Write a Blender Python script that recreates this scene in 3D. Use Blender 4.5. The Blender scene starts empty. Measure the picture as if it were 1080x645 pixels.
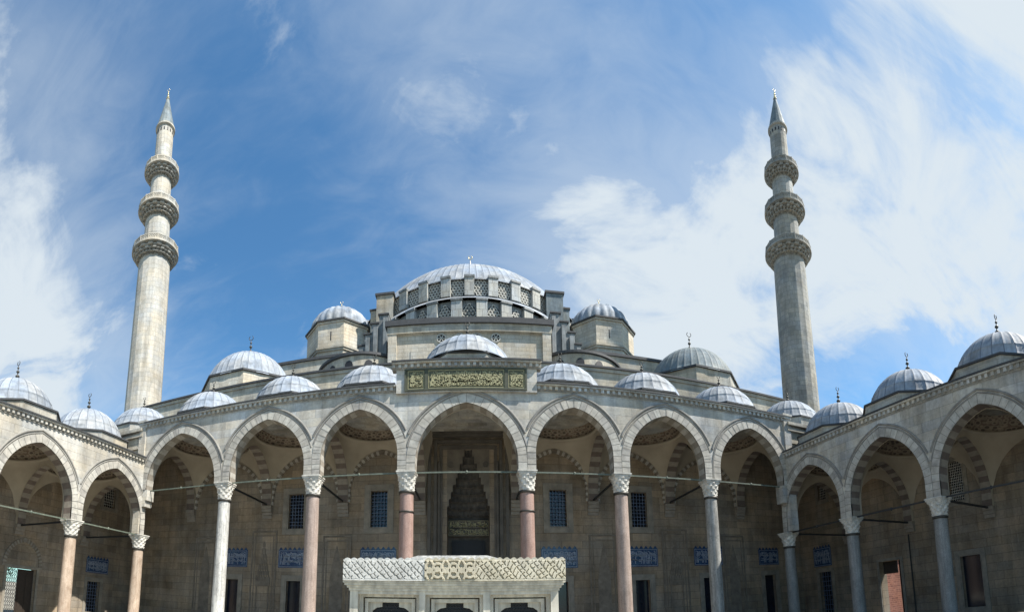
import bpy, math, random
from mathutils import Vector, Matrix
random.seed(7)
PI = math.pi
sc = bpy.context.scene
COL = sc.collection
R_ = math.radians

# ------------------------------------------------------------------ materials
def nt(name):
    m = bpy.data.materials.new(name); m.use_nodes = True
    t = m.node_tree
    return m, t, t.nodes['Principled BSDF']
def nd(t, kind, **kw):
    n = t.nodes.new(kind)
    for k, v in kw.items():
        if k == 'inp':
            for kk, vv in v.items(): n.inputs[kk].default_value = vv
        else: setattr(n, k, v)
    return n
def lk(t, a, b): t.links.new(a, b)
def c4(c): return (c[0], c[1], c[2], 1)
def ramp(t, stops, interp='LINEAR'):
    r = nd(t, 'ShaderNodeValToRGB'); r.color_ramp.interpolation = interp
    e = r.color_ramp.elements
    while len(e) < len(stops): e.new(0.5)
    for i, (p, c) in enumerate(stops):
        e[i].position = p; e[i].color = c4(c) if isinstance(c, (tuple, list)) else (c, c, c, 1)
    return r
def mul(t, a, b, fac=1.0, mode='MULTIPLY'):
    m = nd(t, 'ShaderNodeMix', data_type='RGBA', blend_type=mode)
    m.inputs[0].default_value = fac
    lk(t, a, m.inputs[6]); lk(t, b, m.inputs[7])
    return m.outputs[2]
def wpos(t, scale=(1, 1, 1), loc=(0, 0, 0)):
    g = nd(t, 'ShaderNodeNewGeometry'); mp = nd(t, 'ShaderNodeMapping')
    mp.inputs['Scale'].default_value = scale; mp.inputs['Location'].default_value = loc
    lk(t, g.outputs['Position'], mp.inputs['Vector']); return mp.outputs[0]
def noise(t, vec, scale, detail=5, rough=.55, dist=0):
    n = nd(t, 'ShaderNodeTexNoise', inp={'Scale': scale, 'Detail': detail, 'Roughness': rough, 'Distortion': dist})
    lk(t, vec, n.inputs['Vector']); return n.outputs['Fac']

def stone(name, cols, bw=1.05, rh=.42, ms=.012, joint=.72, stain=(.62, 1.1), streak=(.86, 1.04), bump=.4, rough=.85, tint=None):
    """dressed ashlar: blocks of slightly different stone, joints, weather stains and run-off streaks"""
    m, t, p = nt(name)
    uv = nd(t, 'ShaderNodeUVMap'); 
    wob = nd(t, 'ShaderNodeMix', data_type='VECTOR'); wob.inputs[0].default_value = .012
    n0 = nd(t, 'ShaderNodeTexNoise', inp={'Scale': 3.0, 'Detail': 2}); lk(t, uv.outputs[0], n0.inputs['Vector'])
    lk(t, uv.outputs[0], wob.inputs[4]); lk(t, n0.outputs['Color'], wob.inputs[5])
    b = nd(t, 'ShaderNodeTexBrick', offset=.5, offset_frequency=2, squash=.72, squash_frequency=3)
    for k, v in {'Scale': 1, 'Mortar Size': ms, 'Mortar Smooth': .25, 'Bias': 0, 'Brick Width': bw, 'Row Height': rh}.items(): b.inputs[k].default_value = v
    b.inputs['Color1'].default_value = (0, 0, 0, 1); b.inputs['Color2'].default_value = (1, 1, 1, 1); b.inputs['Mortar'].default_value = (.5, .5, .5, 1)
    lk(t, wob.outputs[1], b.inputs['Vector'])
    n = len(cols)
    rp = ramp(t, [(i / max(1, n - 1), c) for i, c in enumerate(cols)])
    lk(t, b.outputs['Color'], rp.inputs[0])
    j = ramp(t, [(0, 1.0), (1, joint)]); lk(t, b.outputs['Fac'], j.inputs[0])
    c = mul(t, rp.outputs[0], j.outputs[0])
    a = ramp(t, [(.28, stain[0]), (.62, stain[1])]); lk(t, noise(t, wpos(t), .33, 7, .62, .4), a.inputs[0]); c = mul(t, c, a.outputs[0])
    s = ramp(t, [(.3, streak[0]), (.6, streak[1])]); lk(t, noise(t, wpos(t, (1.6, 1.6, .13)), 1.0, 6, .6), s.inputs[0]); c = mul(t, c, s.outputs[0])
    f = ramp(t, [(.3, .84), (.7, 1.12)]); lk(t, noise(t, wpos(t), 7, 5, .7), f.inputs[0]); c = mul(t, c, f.outputs[0])
    h = ramp(t, [(.35, (1.05, 1.0, .92)), (.65, (.95, 1.0, 1.07))]); lk(t, noise(t, wpos(t, (1, 1, 1), (17, 5, 3)), .5, 4), h.inputs[0]); c = mul(t, c, h.outputs[0])
    lk(t, c, p.inputs['Base Color']); p.inputs['Roughness'].default_value = rough
    p.inputs['Specular IOR Level'].default_value = .25
    mth = nd(t, 'ShaderNodeMath', operation='MULTIPLY_ADD'); mth.inputs[1].default_value = -1.0
    lk(t, b.outputs['Fac'], mth.inputs[0]); lk(t, noise(t, wpos(t), 9, 5, .65), mth.inputs[2])
    bp = nd(t, 'ShaderNodeBump'); bp.inputs['Strength'].default_value = bump; bp.inputs['Distance'].default_value = .03
    lk(t, mth.outputs[0], bp.inputs['Height']); lk(t, bp.outputs[0], p.inputs['Normal'])
    return m
def plain(name, col, rough=.6, var=.18, scale=3.0, metal=0.0, spec=.4, bump=.0, streak=0.0, tone=None):
    m, t, p = nt(name)
    base = nd(t, 'ShaderNodeRGB'); base.outputs[0].default_value = c4(col); c = base.outputs[0]
    if tone:
        r0 = ramp(t, [(.35, col), (.65, tone)]); lk(t, noise(t, wpos(t, (1, 1, 1), (3, 8, 1)), scale * .6, 5, .65), r0.inputs[0]); c = r0.outputs[0]
    r = ramp(t, [(.3, 1 - var), (.7, 1 + var)]); lk(t, noise(t, wpos(t), scale, 6, .62), r.inputs[0]); c = mul(t, c, r.outputs[0])
    if streak:
        s = ramp(t, [(.35, 1 - streak), (.62, 1 + .3 * streak)]); lk(t, noise(t, wpos(t, (5, 5, .45)), 1.2, 5, .6), s.inputs[0]); c = mul(t, c, s.outputs[0])
    lk(t, c, p.inputs['Base Color'])
    p.inputs['Roughness'].default_value = rough; p.inputs['Metallic'].default_value = metal
    p.inputs['Specular IOR Level'].default_value = spec
    if bump:
        bp = nd(t, 'ShaderNodeBump'); bp.inputs['Strength'].default_value = bump; bp.inputs['Distance'].default_value = .02
        lk(t, noise(t, wpos(t), scale * 4, 5, .65), bp.inputs['Height']); lk(t, bp.outputs[0], p.inputs['Normal'])
    return m
def ornament(name, a, b, c_):
    """painted ornament: interlaced pattern in the u (angle) v (height) of its UV map"""
    m, t, p = nt(name)
    uv = nd(t, 'ShaderNodeUVMap')
    v = nd(t, 'ShaderNodeTexVoronoi', feature='F1', inp={'Scale': 1.0, 'Randomness': .55}); lk(t, uv.outputs[0], v.inputs['Vector'])
    r = ramp(t, [(0, a), (.35, a), (.42, b), (.6, b), (.68, c_)]); lk(t, v.outputs['Distance'], r.inputs[0])
    n = ramp(t, [(.3, .75), (.7, 1.15)]); lk(t, noise(t, wpos(t), 2.5, 5), n.inputs[0])
    lk(t, mul(t, r.outputs[0], n.outputs[0]), p.inputs['Base Color']); p.inputs['Roughness'].default_value = .85
    return m
def tilemat(name):
    m, t, p = nt(name)
    uv = nd(t, 'ShaderNodeUVMap')
    w = noise(t, uv.outputs[0], 4.2, 3, .5, 1.6)
    r = ramp(t, [(.0, (.010, .025, .075)), (.5, (.012, .03, .09)), (.56, (.02, .075, .14)), (.62, (.012, .035, .1))]); lk(t, w, r.inputs[0])
    v = nd(t, 'ShaderNodeTexVoronoi', feature='DISTANCE_TO_EDGE', inp={'Scale': 3.3}); lk(t, uv.outputs[0], v.inputs['Vector'])
    e = ramp(t, [(.0, .6), (.05, 0)]); lk(t, v.outputs['Distance'], e.inputs[0])
    mx = nd(t, 'ShaderNodeMix', data_type='RGBA'); mx.inputs[7].default_value = (.10, .15, .22, 1)
    lk(t, e.outputs[0], mx.inputs[0]); lk(t, r.outputs[0], mx.inputs[6])
    lk(t, mx.outputs[2], p.inputs['Base Color']); p.inputs['Roughness'].default_value = .22
    return m

M = {}
FAC = [(.34, .325, .29), (.44, .42, .37), (.48, .465, .43), (.385, .385, .37), (.465, .43, .365), (.42, .41, .38)]
M['facade'] = stone('facade_stone', FAC, bw=1.7, rh=.52, ms=.012, joint=.64, stain=(.52, 1.14), streak=(.7, 1.08))
M['wing'] = stone('side_arcade_stone', [(.37, .345, .295), (.46, .43, .37), (.41, .395, .36), (.485, .445, .375)], bw=1.6, rh=.5, ms=.012, joint=.66, stain=(.62, 1.1), streak=(.78, 1.06))
M['hall'] = stone('hall_stone', [(.30, .275, .23), (.40, .365, .30), (.36, .34, .295), (.44, .40, .32)], bw=1.1, rh=.45, ms=.012, joint=.7, stain=(.55, 1.12), streak=(.75, 1.08))
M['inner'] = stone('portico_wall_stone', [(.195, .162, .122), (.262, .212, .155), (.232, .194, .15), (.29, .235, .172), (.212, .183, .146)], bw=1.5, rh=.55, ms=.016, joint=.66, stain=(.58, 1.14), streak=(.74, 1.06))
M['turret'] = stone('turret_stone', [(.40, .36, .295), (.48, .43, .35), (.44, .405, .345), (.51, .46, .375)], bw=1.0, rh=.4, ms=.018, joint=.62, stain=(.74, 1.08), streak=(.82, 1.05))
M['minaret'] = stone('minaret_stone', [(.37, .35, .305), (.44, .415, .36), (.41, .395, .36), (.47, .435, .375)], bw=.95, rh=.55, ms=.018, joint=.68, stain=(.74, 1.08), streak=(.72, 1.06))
M['minaret_shaded'] = stone('shaded_minaret_stone', [(.22, .218, .2), (.31, .30, .27), (.265, .262, .245), (.345, .33, .29)], bw=.95, rh=.55, ms=.02, joint=.6, stain=(.7, 1.1), streak=(.8, 1.05))  # shaded copy of the minaret stone, its shade put into the colours
M['vous_a'] = plain('pale_voussoir', (.42, .40, .35), .85, .28, 2.4, bump=.35, tone=(.34, .33, .3))
M['vous_b'] = plain('grey_voussoir', (.32, .305, .27), .85, .28, 2.2, bump=.25, tone=(.37, .345, .30))
M['vous_c'] = plain('dark_grey_voussoir', (.235, .225, .205), .85, .25, 2.2, bump=.25, tone=(.36, .34, .305))
M['joint'] = plain('dark_joint', (.13, .122, .108), .9, .3, 4)
M['vous_red'] = plain('red_voussoir', (.125, .10, .084), .85, .2, 2.5, bump=.25)
M['vous_cream'] = plain('cream_voussoir', (.225, .2, .165), .85, .2, 2.5, bump=.25)
M['mould'] = plain('moulding_stone', (.235, .222, .195), .85, .28, 1.6, bump=.3, tone=(.165, .16, .15))
M['cornice'] = plain('weathered_cornice', (.20, .195, .175), .9, .3, 2.0, bump=.3, tone=(.30, .285, .25))
M['marble'] = plain('white_marble', (.5, .48, .43), .55, .16, 1.3, bump=.2, streak=.22, tone=(.52, .50, .45))
def shaftmat(name, c0, c1, vein, speck=.1, run=.3, rough=.5):
    m, t, p = nt(name)
    r = ramp(t, [(.32, c0), (.66, c1)]); lk(t, noise(t, wpos(t, (1.5, 1.5, .8)), 1.4, 7, .65, 1.2), r.inputs[0]); c = r.outputs[0]
    v = ramp(t, [(.47, (1, 1, 1)), (.5, vein), (.53, (1, 1, 1))]); lk(t, noise(t, wpos(t, (1.2, 1.2, .7), (5, 1, 2)), 1.7, 8, .6, 1.6), v.inputs[0]); c = mul(t, c, v.outputs[0], .8)
    q = ramp(t, [(.36, 1 - run), (.62, 1.05)]); lk(t, noise(t, wpos(t, (9, 9, .35)), 1.0, 6, .65), q.inputs[0]); c = mul(t, c, q.outputs[0])
    q = ramp(t, [(.35, 1 - speck), (.65, 1 + speck)]); lk(t, noise(t, wpos(t), 26, 3, .7), q.inputs[0]); c = mul(t, c, q.outputs[0])
    q = ramp(t, [(.3, .8), (.6, 1.06)]); lk(t, noise(t, wpos(t, (1, 1, .5)), .9, 5), q.inputs[0]); c = mul(t, c, q.outputs[0])
    lk(t, c, p.inputs['Base Color']); p.inputs['Roughness'].default_value = rough; p.inputs['Specular IOR Level'].default_value = .3
    bp = nd(t, 'ShaderNodeBump'); bp.inputs['Strength'].default_value = .12; bp.inputs['Distance'].default_value = .02
    lk(t, noise(t, wpos(t), 14, 5, .7), bp.inputs['Height']); lk(t, bp.outputs[0], p.inputs['Normal'])
    return m
M['marble_grey'] = shaftmat('grey_marble', (.25, .25, .24), (.42, .415, .39), (.6, .62, .62), .08, .4)
M['marble_white'] = shaftmat('white_column_marble', (.46, .455, .43), (.64, .63, .59), (.55, .56, .57), .06, .45)
M['pink'] = shaftmat('pink_granite', (.27, .175, .145), (.345, .24, .205), (.85, .82, .8), .2, .16)
M['rose'] = shaftmat('rosy_grey_granite', (.29, .225, .19), (.385, .31, .27), (.8, .8, .8), .2, .2)
M['tan'] = shaftmat('tan_marble', (.34, .255, .19), (.48, .385, .30), (.75, .7, .66), .1, .2)
M['granite'] = shaftmat('grey_granite', (.17, .175, .17), (.25, .25, .24), (.8, .8, .8), .22, .22)
M['capital'] = plain('capital_marble', (.52, .50, .45), .7, .28, 4, bump=.35, tone=(.37, .36, .325))
def leadmat(name, c0, c1, rough):
    m, t, p = nt(name)
    uv = nd(t, 'ShaderNodeUVMap'); fl = nd(t, 'ShaderNodeVectorMath', operation='FLOOR'); lk(t, uv.outputs[0], fl.inputs[0])
    oi = nd(t, 'ShaderNodeObjectInfo'); ad = nd(t, 'ShaderNodeVectorMath', operation='ADD'); lk(t, fl.outputs[0], ad.inputs[0]); lk(t, oi.outputs['Random'], ad.inputs[1])
    wn = nd(t, 'ShaderNodeTexWhiteNoise', noise_dimensions='3D'); lk(t, ad.outputs[0], wn.inputs['Vector'])
    r = ramp(t, [(0, c0), (1, c1)]); lk(t, wn.outputs['Value'], r.inputs[0]); c = r.outputs[0]
    q = ramp(t, [(.3, .6), (.52, .98), (.75, 1.2)]); lk(t, noise(t, wpos(t), .75, 7, .65, .5), q.inputs[0]); c = mul(t, c, q.outputs[0])
    q = ramp(t, [(.35, .78), (.6, 1.06)]); lk(t, noise(t, wpos(t, (4, 4, .5)), 1.3, 6, .65), q.inputs[0]); c = mul(t, c, q.outputs[0])
    q = ramp(t, [(.4, (1.06, 1.0, .92)), (.62, (.96, 1.0, 1.05))]); lk(t, noise(t, wpos(t, (1, 1, 1), (9, 2, 4)), .5, 4), q.inputs[0]); c = mul(t, c, q.outputs[0])
    lk(t, c, p.inputs['Base Color']); p.inputs['Specular IOR Level'].default_value = .2
    rr = ramp(t, [(.3, rough), (.7, rough + .2)]); lk(t, noise(t, wpos(t), 1.6, 5), rr.inputs[0]); lk(t, rr.outputs[0], p.inputs['Roughness'])
    bp = nd(t, 'ShaderNodeBump'); bp.inputs['Strength'].default_value = .35; bp.inputs['Distance'].default_value = .05
    lk(t, noise(t, wpos(t), 1.8, 4, .6), bp.inputs['Height']); lk(t, bp.outputs[0], p.inputs['Normal'])
    return m
M['lead'] = leadmat('lead_sheet', (.215, .245, .285), (.31, .34, .38), .6)
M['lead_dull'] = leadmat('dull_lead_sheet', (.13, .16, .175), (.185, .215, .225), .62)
M['seam'] = plain('lead_seam', (.11, .128, .155), .6, .15, 2)
M['edge'] = plain('dark_lead_edge', (.045, .047, .05), .7, .25, 3)
M['lead_dark'] = plain('dark_lead_cladding', (.13, .145, .15), .65, .3, 1.2, bump=.25, streak=.35, tone=(.2, .21, .21))
M['cladding'] = stone('pale_lead_clad_block', [(.30, .305, .295), (.39, .39, .365), (.345, .35, .34)], bw=.62, rh=.95, ms=.03, joint=.6, stain=(.7, 1.1))
M['carved_shade'] = plain('shade_dark_carved_stone', (.22, .208, .18), .9, .35, 5, bump=.3, tone=(.13, .125, .108))  # recess shade of the balcony carving, put into the colour
M['iron'] = plain('black_iron', (.018, .02, .022), .55, .2, 6)
M['tie'] = plain('greenish_tie_bar', (.12, .135, .105), .6, .25, 5, tone=(.08, .1, .08))
M['bronze'] = plain('bronze_collar', (.05, .047, .04), .5, .3, 6, metal=.3)
M['gold'] = plain('gilded_metal', (.62, .52, .30), .35, .1, 4, metal=.6)
M['plaster'] = plain('vault_plaster', (.34, .30, .235), .9, .12, .8, bump=.06)
M['orn'] = ornament('painted_dome_ornament', (.085, .066, .052), (.235, .195, .145), (.14, .10, .075))
M['tile'] = tilemat('blue_tile')
M['tilewhite'] = plain('tile_white_script', (.24, .28, .35), .3, .1, 5)
M['dark'] = plain('dark_opening', (.012, .013, .016), .6, .2, 2)
M['glass'] = plain('dark_window_glass', (.010, .013, .022), .12, .2, 2, spec=.6)
M['grille'] = plain('blued_iron_grille', (.10, .135, .2), .45, .2, 6, metal=.2)
M['lattice'] = plain('plaster_lattice', (.40, .395, .36), .85, .15, 5)
M['wood'] = plain('dark_wood', (.03, .022, .017), .6, .25, 5, bump=.15)
M['insc_green'] = plain('dark_green_panel', (.085, .085, .05), .7, .25, 4)
M['insc_gold'] = plain('gilt_script', (.31, .29, .165), .6, .16, 8)
M['insc_frame'] = plain('green_stone_frame', (.055, .06, .04), .7, .25, 3)
M['crest_white'] = plain('pale_carved_marble', (.49, .485, .455), .7, .22, 3, bump=.2)
M['crest_tan'] = plain('tan_carved_marble', (.43, .39, .295), .75, .22, 3, bump=.2)
M['crest_cream'] = plain('cream_carved_marble', (.49, .46, .38), .75, .22, 3, bump=.2, tone=(.45, .41, .305))
M['fountain'] = plain('fountain_marble', (.56, .53, .44), .6, .18, 1.7, bump=.2, streak=.28, tone=(.46, .435, .37))
M['paving'] = stone('courtyard_marble_paving', [(.34, .325, .285), (.42, .40, .35), (.38, .36, .32)], bw=1.6, rh=.9, ms=.015, joint=.7)
M['ground'] = plain('dry_earth', (.19, .175, .14), .95, .2, .3)
M['redbrick'] = stone('red_brickwork', [(.17, .07, .05), (.23, .105, .075), (.14, .06, .045)], bw=.42, rh=.16, ms=.014, joint=1.35, stain=(.75, 1.1))
M['leaf'] = plain('tree_leaf', (.06, .12, .03), .6, .3, 3)
M['bark'] = plain('tree_bark', (.10, .075, .05), .9, .25, 4)
M['portal_field'] = plain('portal_field_stone', (.125, .112, .092), .85, .25, 1.5, bump=.2, tone=(.16, .142, .115))
M['hood'] = plain('shade_dark_muqarnas', (.055, .051, .046), .85, .3, 2.2, bump=.25, tone=(.085, .077, .066))  # shade of the portal recess put into the colour
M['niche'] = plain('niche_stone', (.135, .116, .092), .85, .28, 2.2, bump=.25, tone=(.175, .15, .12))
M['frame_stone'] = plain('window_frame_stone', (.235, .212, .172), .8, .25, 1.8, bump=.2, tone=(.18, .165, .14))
M['portal_stone'] = plain('portal_stone', (.08, .073, .063), .8, .25, 1.3, bump=.2, tone=(.105, .095, .08))  # stained marble, darkened further for the shade of the centre bay

# ------------------------------------------------------------------ mesh builder
WLOC = {}
class MB:
    def __init__(s): s.v = []; s.f = []; s.m = []; s.sm = []; s.uv = []
    def add(s, pts): i = len(s.v); s.v += [tuple(p) for p in pts]; return i
    def face(s, idx, m=0, sm=False, uv=None): s.f.append(tuple(idx)); s.m.append(m); s.sm.append(sm); s.uv.append(uv)
    def poly(s, pts, m=0, uv=None): i = s.add(pts); s.face(range(i, i + len(pts)), m, False, uv)
    def box(s, x0, x1, y0, y1, z0, z1, m=0, fr=None):
        P = [(x, y, z) for z in (z0, z1) for y in (y0, y1) for x in (x0, x1)]
        if fr: P = [fr(*p) for p in P]
        i = s.add(P)
        for q in ((0, 2, 3, 1), (4, 5, 7, 6), (0, 1, 5, 4), (2, 6, 7, 3), (0, 4, 6, 2), (1, 3, 7, 5)): s.face([i + k for k in q], m)
    def prism(s, pts, lo, hi, fr, m=0, mside=None, caps=(True, True)):
        """pts (a,b) outline; fr(a, w, b) -> world; extruded w from lo to hi"""
        n = len(pts); i = s.add([fr(a, lo, b) for a, b in pts]); j = s.add([fr(a, hi, b) for a, b in pts])
        if caps[0]: s.face([i + k for k in range(n)], m)
        if caps[1]: s.face([j + k for k in reversed(range(n))], m)
        for k in range(n):
            l = (k + 1) % n; s.face((i + k, i + l, j + l, j + k), m if mside is None else mside)
    def grid(s, rows, m=0, sm=True, uvs=None, close=False, mf=None):
        idx = [s.add(r) for r in rows]; n = len(rows[0])
        for a in range(len(rows) - 1):
            for b in range(n if close else n - 1):
                c = (b + 1) % n
                u = None
                if uvs: 
                    c2 = b + 1
                    u = [uvs(a, b), uvs(a, c2), uvs(a + 1, c2), uvs(a + 1, b)]
                s.face((idx[a] + b, idx[a] + c, idx[a + 1] + c, idx[a + 1] + b), mf(a, b) if mf else m, sm, u)
    def lathe(s, prof, n, c=(0, 0, 0), m=0, sm=True, mod=None, ph=0, cap=True, mf=None):
        rows = []
        for k, (r, z) in enumerate(prof):
            rows.append([(c[0] + (r + (mod(k, 2 * PI * a / n) if mod else 0)) * math.cos(2 * PI * a / n + ph), c[1] + (r + (mod(k, 2 * PI * a / n) if mod else 0)) * math.sin(2 * PI * a / n + ph), c[2] + z) for a in range(n)])
        ravg = max(p[0] for p in prof)
        s.grid(rows, m, sm, lambda a, b: (b * 2 * PI / n * ravg, prof[a][1]), True, mf)
        if cap:
            for row, k in ((rows[0], 0), (rows[-1], -1)):
                if prof[k][0] > 1e-4: s.poly(row, m)
    def tube(s, p0, p1, r, n=8, m=0, r1=None, sm=True):
        p0 = Vector(p0); p1 = Vector(p1); d = (p1 - p0).normalized()
        a = d.orthogonal().normalized(); b = d.cross(a); r1 = r if r1 is None else r1
        A = [p0 + (a * math.cos(2 * PI * k / n) + b * math.sin(2 * PI * k / n)) * r for k in range(n)]
        B = [p1 + (a * math.cos(2 * PI * k / n) + b * math.sin(2 * PI * k / n)) * r1 for k in range(n)]
        s.grid([A, B], m, sm, None, True); s.poly(A, m); s.poly(B, m)
    def bar(s, p0, p1, w, h, m=0):
        p0 = Vector(p0); p1 = Vector(p1); d = (p1 - p0).normalized(); up = Vector((0, 0, 1)) if abs(d.z) < .95 else Vector((.6, .8, 0))
        sd = d.cross(up).normalized(); u = sd.cross(d).normalized() * (h / 2); sd = sd * (w / 2)
        i = s.add([p0 - sd - u, p0 + sd - u, p0 + sd + u, p0 - sd + u, p1 - sd - u, p1 + sd - u, p1 + sd + u, p1 - sd + u])
        for q in ((0, 1, 2, 3), (7, 6, 5, 4), (0, 4, 5, 1), (1, 5, 6, 2), (2, 6, 7, 3), (3, 7, 4, 0)): s.face([i + k for k in q], m)
    def build(s, name, mats, parent=None, loc=None, local=False):
        """loc: world place of the object's origin; verts are world coordinates unless local"""
        pw = WLOC.get(parent.name, Vector((0, 0, 0))) if parent else Vector((0, 0, 0))
        w = Vector(loc) if loc is not None else pw.copy()
        me = bpy.data.meshes.new(name)
        V = s.v if local else [(a - w.x, b - w.y, c - w.z) for a, b, c in s.v]
        me.from_pydata(V, [], s.f)
        if not isinstance(mats, (list, tuple)): mats = [mats]
        for mm in mats: me.materials.append(M[mm])
        me.polygons.foreach_set('material_index', s.m); me.polygons.foreach_set('use_smooth', s.sm)
        me.update()
        ul = me.uv_layers.new(name='UVMap').data
        off = (0, 0, 0) if not local else (0, 0, 0)
        for p in me.polygons:
            cu = s.uv[p.index]
            if cu:
                for k, li in enumerate(p.loop_indices): ul[li].uv = cu[k]
            else:
                nx, ny, nz = p.normal
                for li in p.loop_indices:
                    q = s.v[me.loops[li].vertex_index]
                    if abs(nz) > .75: ul[li].uv = (q[0], q[1])
                    else:
                        l = math.hypot(nx, ny) or 1
                        ul[li].uv = (q[0] * -ny / l + q[1] * nx / l + 3.37, q[2])
        o = bpy.data.objects.new(name, me); COL.objects.link(o)
        if parent: o.parent = parent
        o.location = w - pw; WLOC[o.name] = w
        return o
def copy_part(o, parent, loc):
    """a copy of a part (and its sub-parts) placed at a world point"""
    c = o.copy(); COL.objects.link(c); c.parent = parent
    w = Vector(loc); c.location = w - WLOC[parent.name]; WLOC[c.name] = w
    for ch in [x for x in bpy.data.objects if x.parent is o]:
        d = ch.copy(); COL.objects.link(d); d.parent = c; WLOC[d.name] = w + ch.location
    return c
def thing(name, label, cat, loc, group=None):
    o = bpy.data.objects.new(name, None); COL.objects.link(o); o.location = loc; WLOC[o.name] = Vector(loc)
    o['label'] = label; o['category'] = cat
    if group: o['group'] = group
    return o

# frames: fr(s, w, z): s along the wall, w INTO the wall (away from the courtyard), z up
GZ = -1.1                                   # courtyard floor
def frame(P, u, n):
    return lambda s, w, z: (P[0] + u[0] * s + n[0] * w, P[1] + u[1] * s + n[1] * w, z)

# ------------------------------------------------------------------ arches
def arch_curve(a, rise, k=1.25, nv=20, stv=3):
    """points of a pointed arch of half span a from the left spring over the apex; equal-length voussoirs"""
    Rr = k * a; hh = math.sqrt(Rr * Rr - (Rr - a) ** 2); st = max(0.0, rise - hh)
    if rise < hh:
        Rr = (rise * rise + a * a) / (2 * a); st = 0; 
    ang = math.acos(max(-1, min(1, (Rr - a) / Rr)))
    L = Rr * ang; n = nv
    pts = []
    for i in range(n + 1):
        th = ang * i / n
        pts.append((-(Rr * math.cos(th) - (Rr - a)), st + Rr * math.sin(th)))
    left = []
    if st > 0:
        m_ = max(1, int(round(st / (L / n))))
        left = [(-a, st * i / m_) for i in range(m_)]
    left += pts
    return left + [(-x, z) for x, z in reversed(left[:-1])]
def arch_h(x, a, rise, k=1.25):
    Rr = k * a; hh = math.sqrt(Rr * Rr - (Rr - a) ** 2); st = rise - hh
    if rise < hh: Rr = (rise * rise + a * a) / (2 * a); st = 0
    x = min(abs(x), a)
    return st + math.sqrt(max(0, Rr * Rr - (x + Rr - a) ** 2))
def offs(c, d, xl):
    """offset curve outwards by d, clamped to |x|<=xl (asymmetric allowed)"""
    out = []
    n = len(c)
    for i, (x, z) in enumerate(c):
        a = c[max(0, i - 1)]; b = c[min(n - 1, i + 1)]
        tx, tz = b[0] - a[0], b[1] - a[1]; l = math.hypot(tx, tz)
        ox, oz = x - tz / l * d, z + tx / l * d
        if i == n // 2: ox = 0; oz = z + d * 1.07
        if (x < 0 and ox > 0) or (x > 0 and ox < 0): ox = 0
        out.append((max(-xl[0], min(xl[1], ox)), oz))
    return out
def arch_wall(mb, fr, s0, s1, a, zs, rise, ztop, t0, t1, mf=0, ms=(1, 2), k=1.25, nv=24, back=True):
    """one bay of wall between s0 and s1 with a pointed opening; faces at w=t0 and w=t1; returns the curve (absolute)"""
    c = (s0 + s1) / 2
    cv = arch_curve(a, rise, k, nv)
    P = [(c + x, zs + z) for x, z in cv]
    for w in ((t0, t1) if back else (t0,)):
        for i in range(len(P) - 1):
            if abs(P[i + 1][0] - P[i][0]) > 1e-5:
                mb.poly([fr(P[i][0], w, P[i][1]), fr(P[i + 1][0], w, P[i + 1][1]), fr(P[i + 1][0], w, ztop), fr(P[i][0], w, ztop)], mf)
        for q0, q1 in ((s0, c - a), (c + a, s1)):
            if q1 - q0 > 1e-4: mb.poly([fr(q0, w, zs), fr(q1, w, zs), fr(q1, w, ztop), fr(q0, w, ztop)], mf)
    n = len(P) - 1
    for i in range(n):
        j = i if i < n / 2 else n - 1 - i
        mb.poly([fr(P[i][0], t0, P[i][1]), fr(P[i + 1][0], t0, P[i + 1][1]), fr(P[i + 1][0], t1, P[i + 1][1]), fr(P[i][0], t1, P[i][1])], ms[(j // (2 if nv > 15 else 1)) % 2])
    for q0, q1 in ((s0, c - a), (c + a, s1)):
        mb.poly([fr(q0, t0, zs), fr(q1, t0, zs), fr(q1, t1, zs), fr(q0, t1, zs)], mf)
    return cv
def arch_ring(mb, fr, c, zs, cv, d0, d1, xl, w0, w1, mats=(0, 1), step=1):
    A = offs(cv, d0, xl) if d0 else cv; B = offs(cv, d1, xl)
    n = len(cv) - 1
    for i in range(n):
        if abs(A[i][0] - B[i][0]) + abs(A[i][1] - B[i][1]) < .02 and abs(A[i + 1][0] - B[i + 1][0]) + abs(A[i + 1][1] - B[i + 1][1]) < .02: continue
        j = i if i < n / 2 else n - 1 - i
        m = mats[(j // step) % len(mats)] if len(mats) < 3 else mats[(int(math.sin((j // 2) * 12.9 + c * 7.1 + (i > n / 2) * 3.3) * 437) % 5)]
        # tiny random setback per voussoir
        ww = w0 + random.uniform(-.006, .006)
        q = [A[i], A[i + 1], B[i + 1], B[i]]
        if len(mats) > 2 and i % 2 == 0:
            tx, tz = A[i + 1][0] - A[i][0], A[i + 1][1] - A[i][1]; l = math.hypot(tx, tz) or 1; tx *= .022 / l; tz *= .022 / l
            mb.poly([fr(c + x, w0 - .009, zs + z) for x, z in (A[i], (A[i][0] + tx, A[i][1] + tz), (B[i][0] + tx, B[i][1] + tz), B[i])], 3)
        f = [fr(c + x, ww, zs + z) for x, z in q]; b = [fr(c + x, w1, zs + z) for x, z in q]
        mb.poly(f, m)
        for e in range(4): mb.poly([f[e], f[(e + 1) % 4], b[(e + 1) % 4], b[e]], m)
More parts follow.
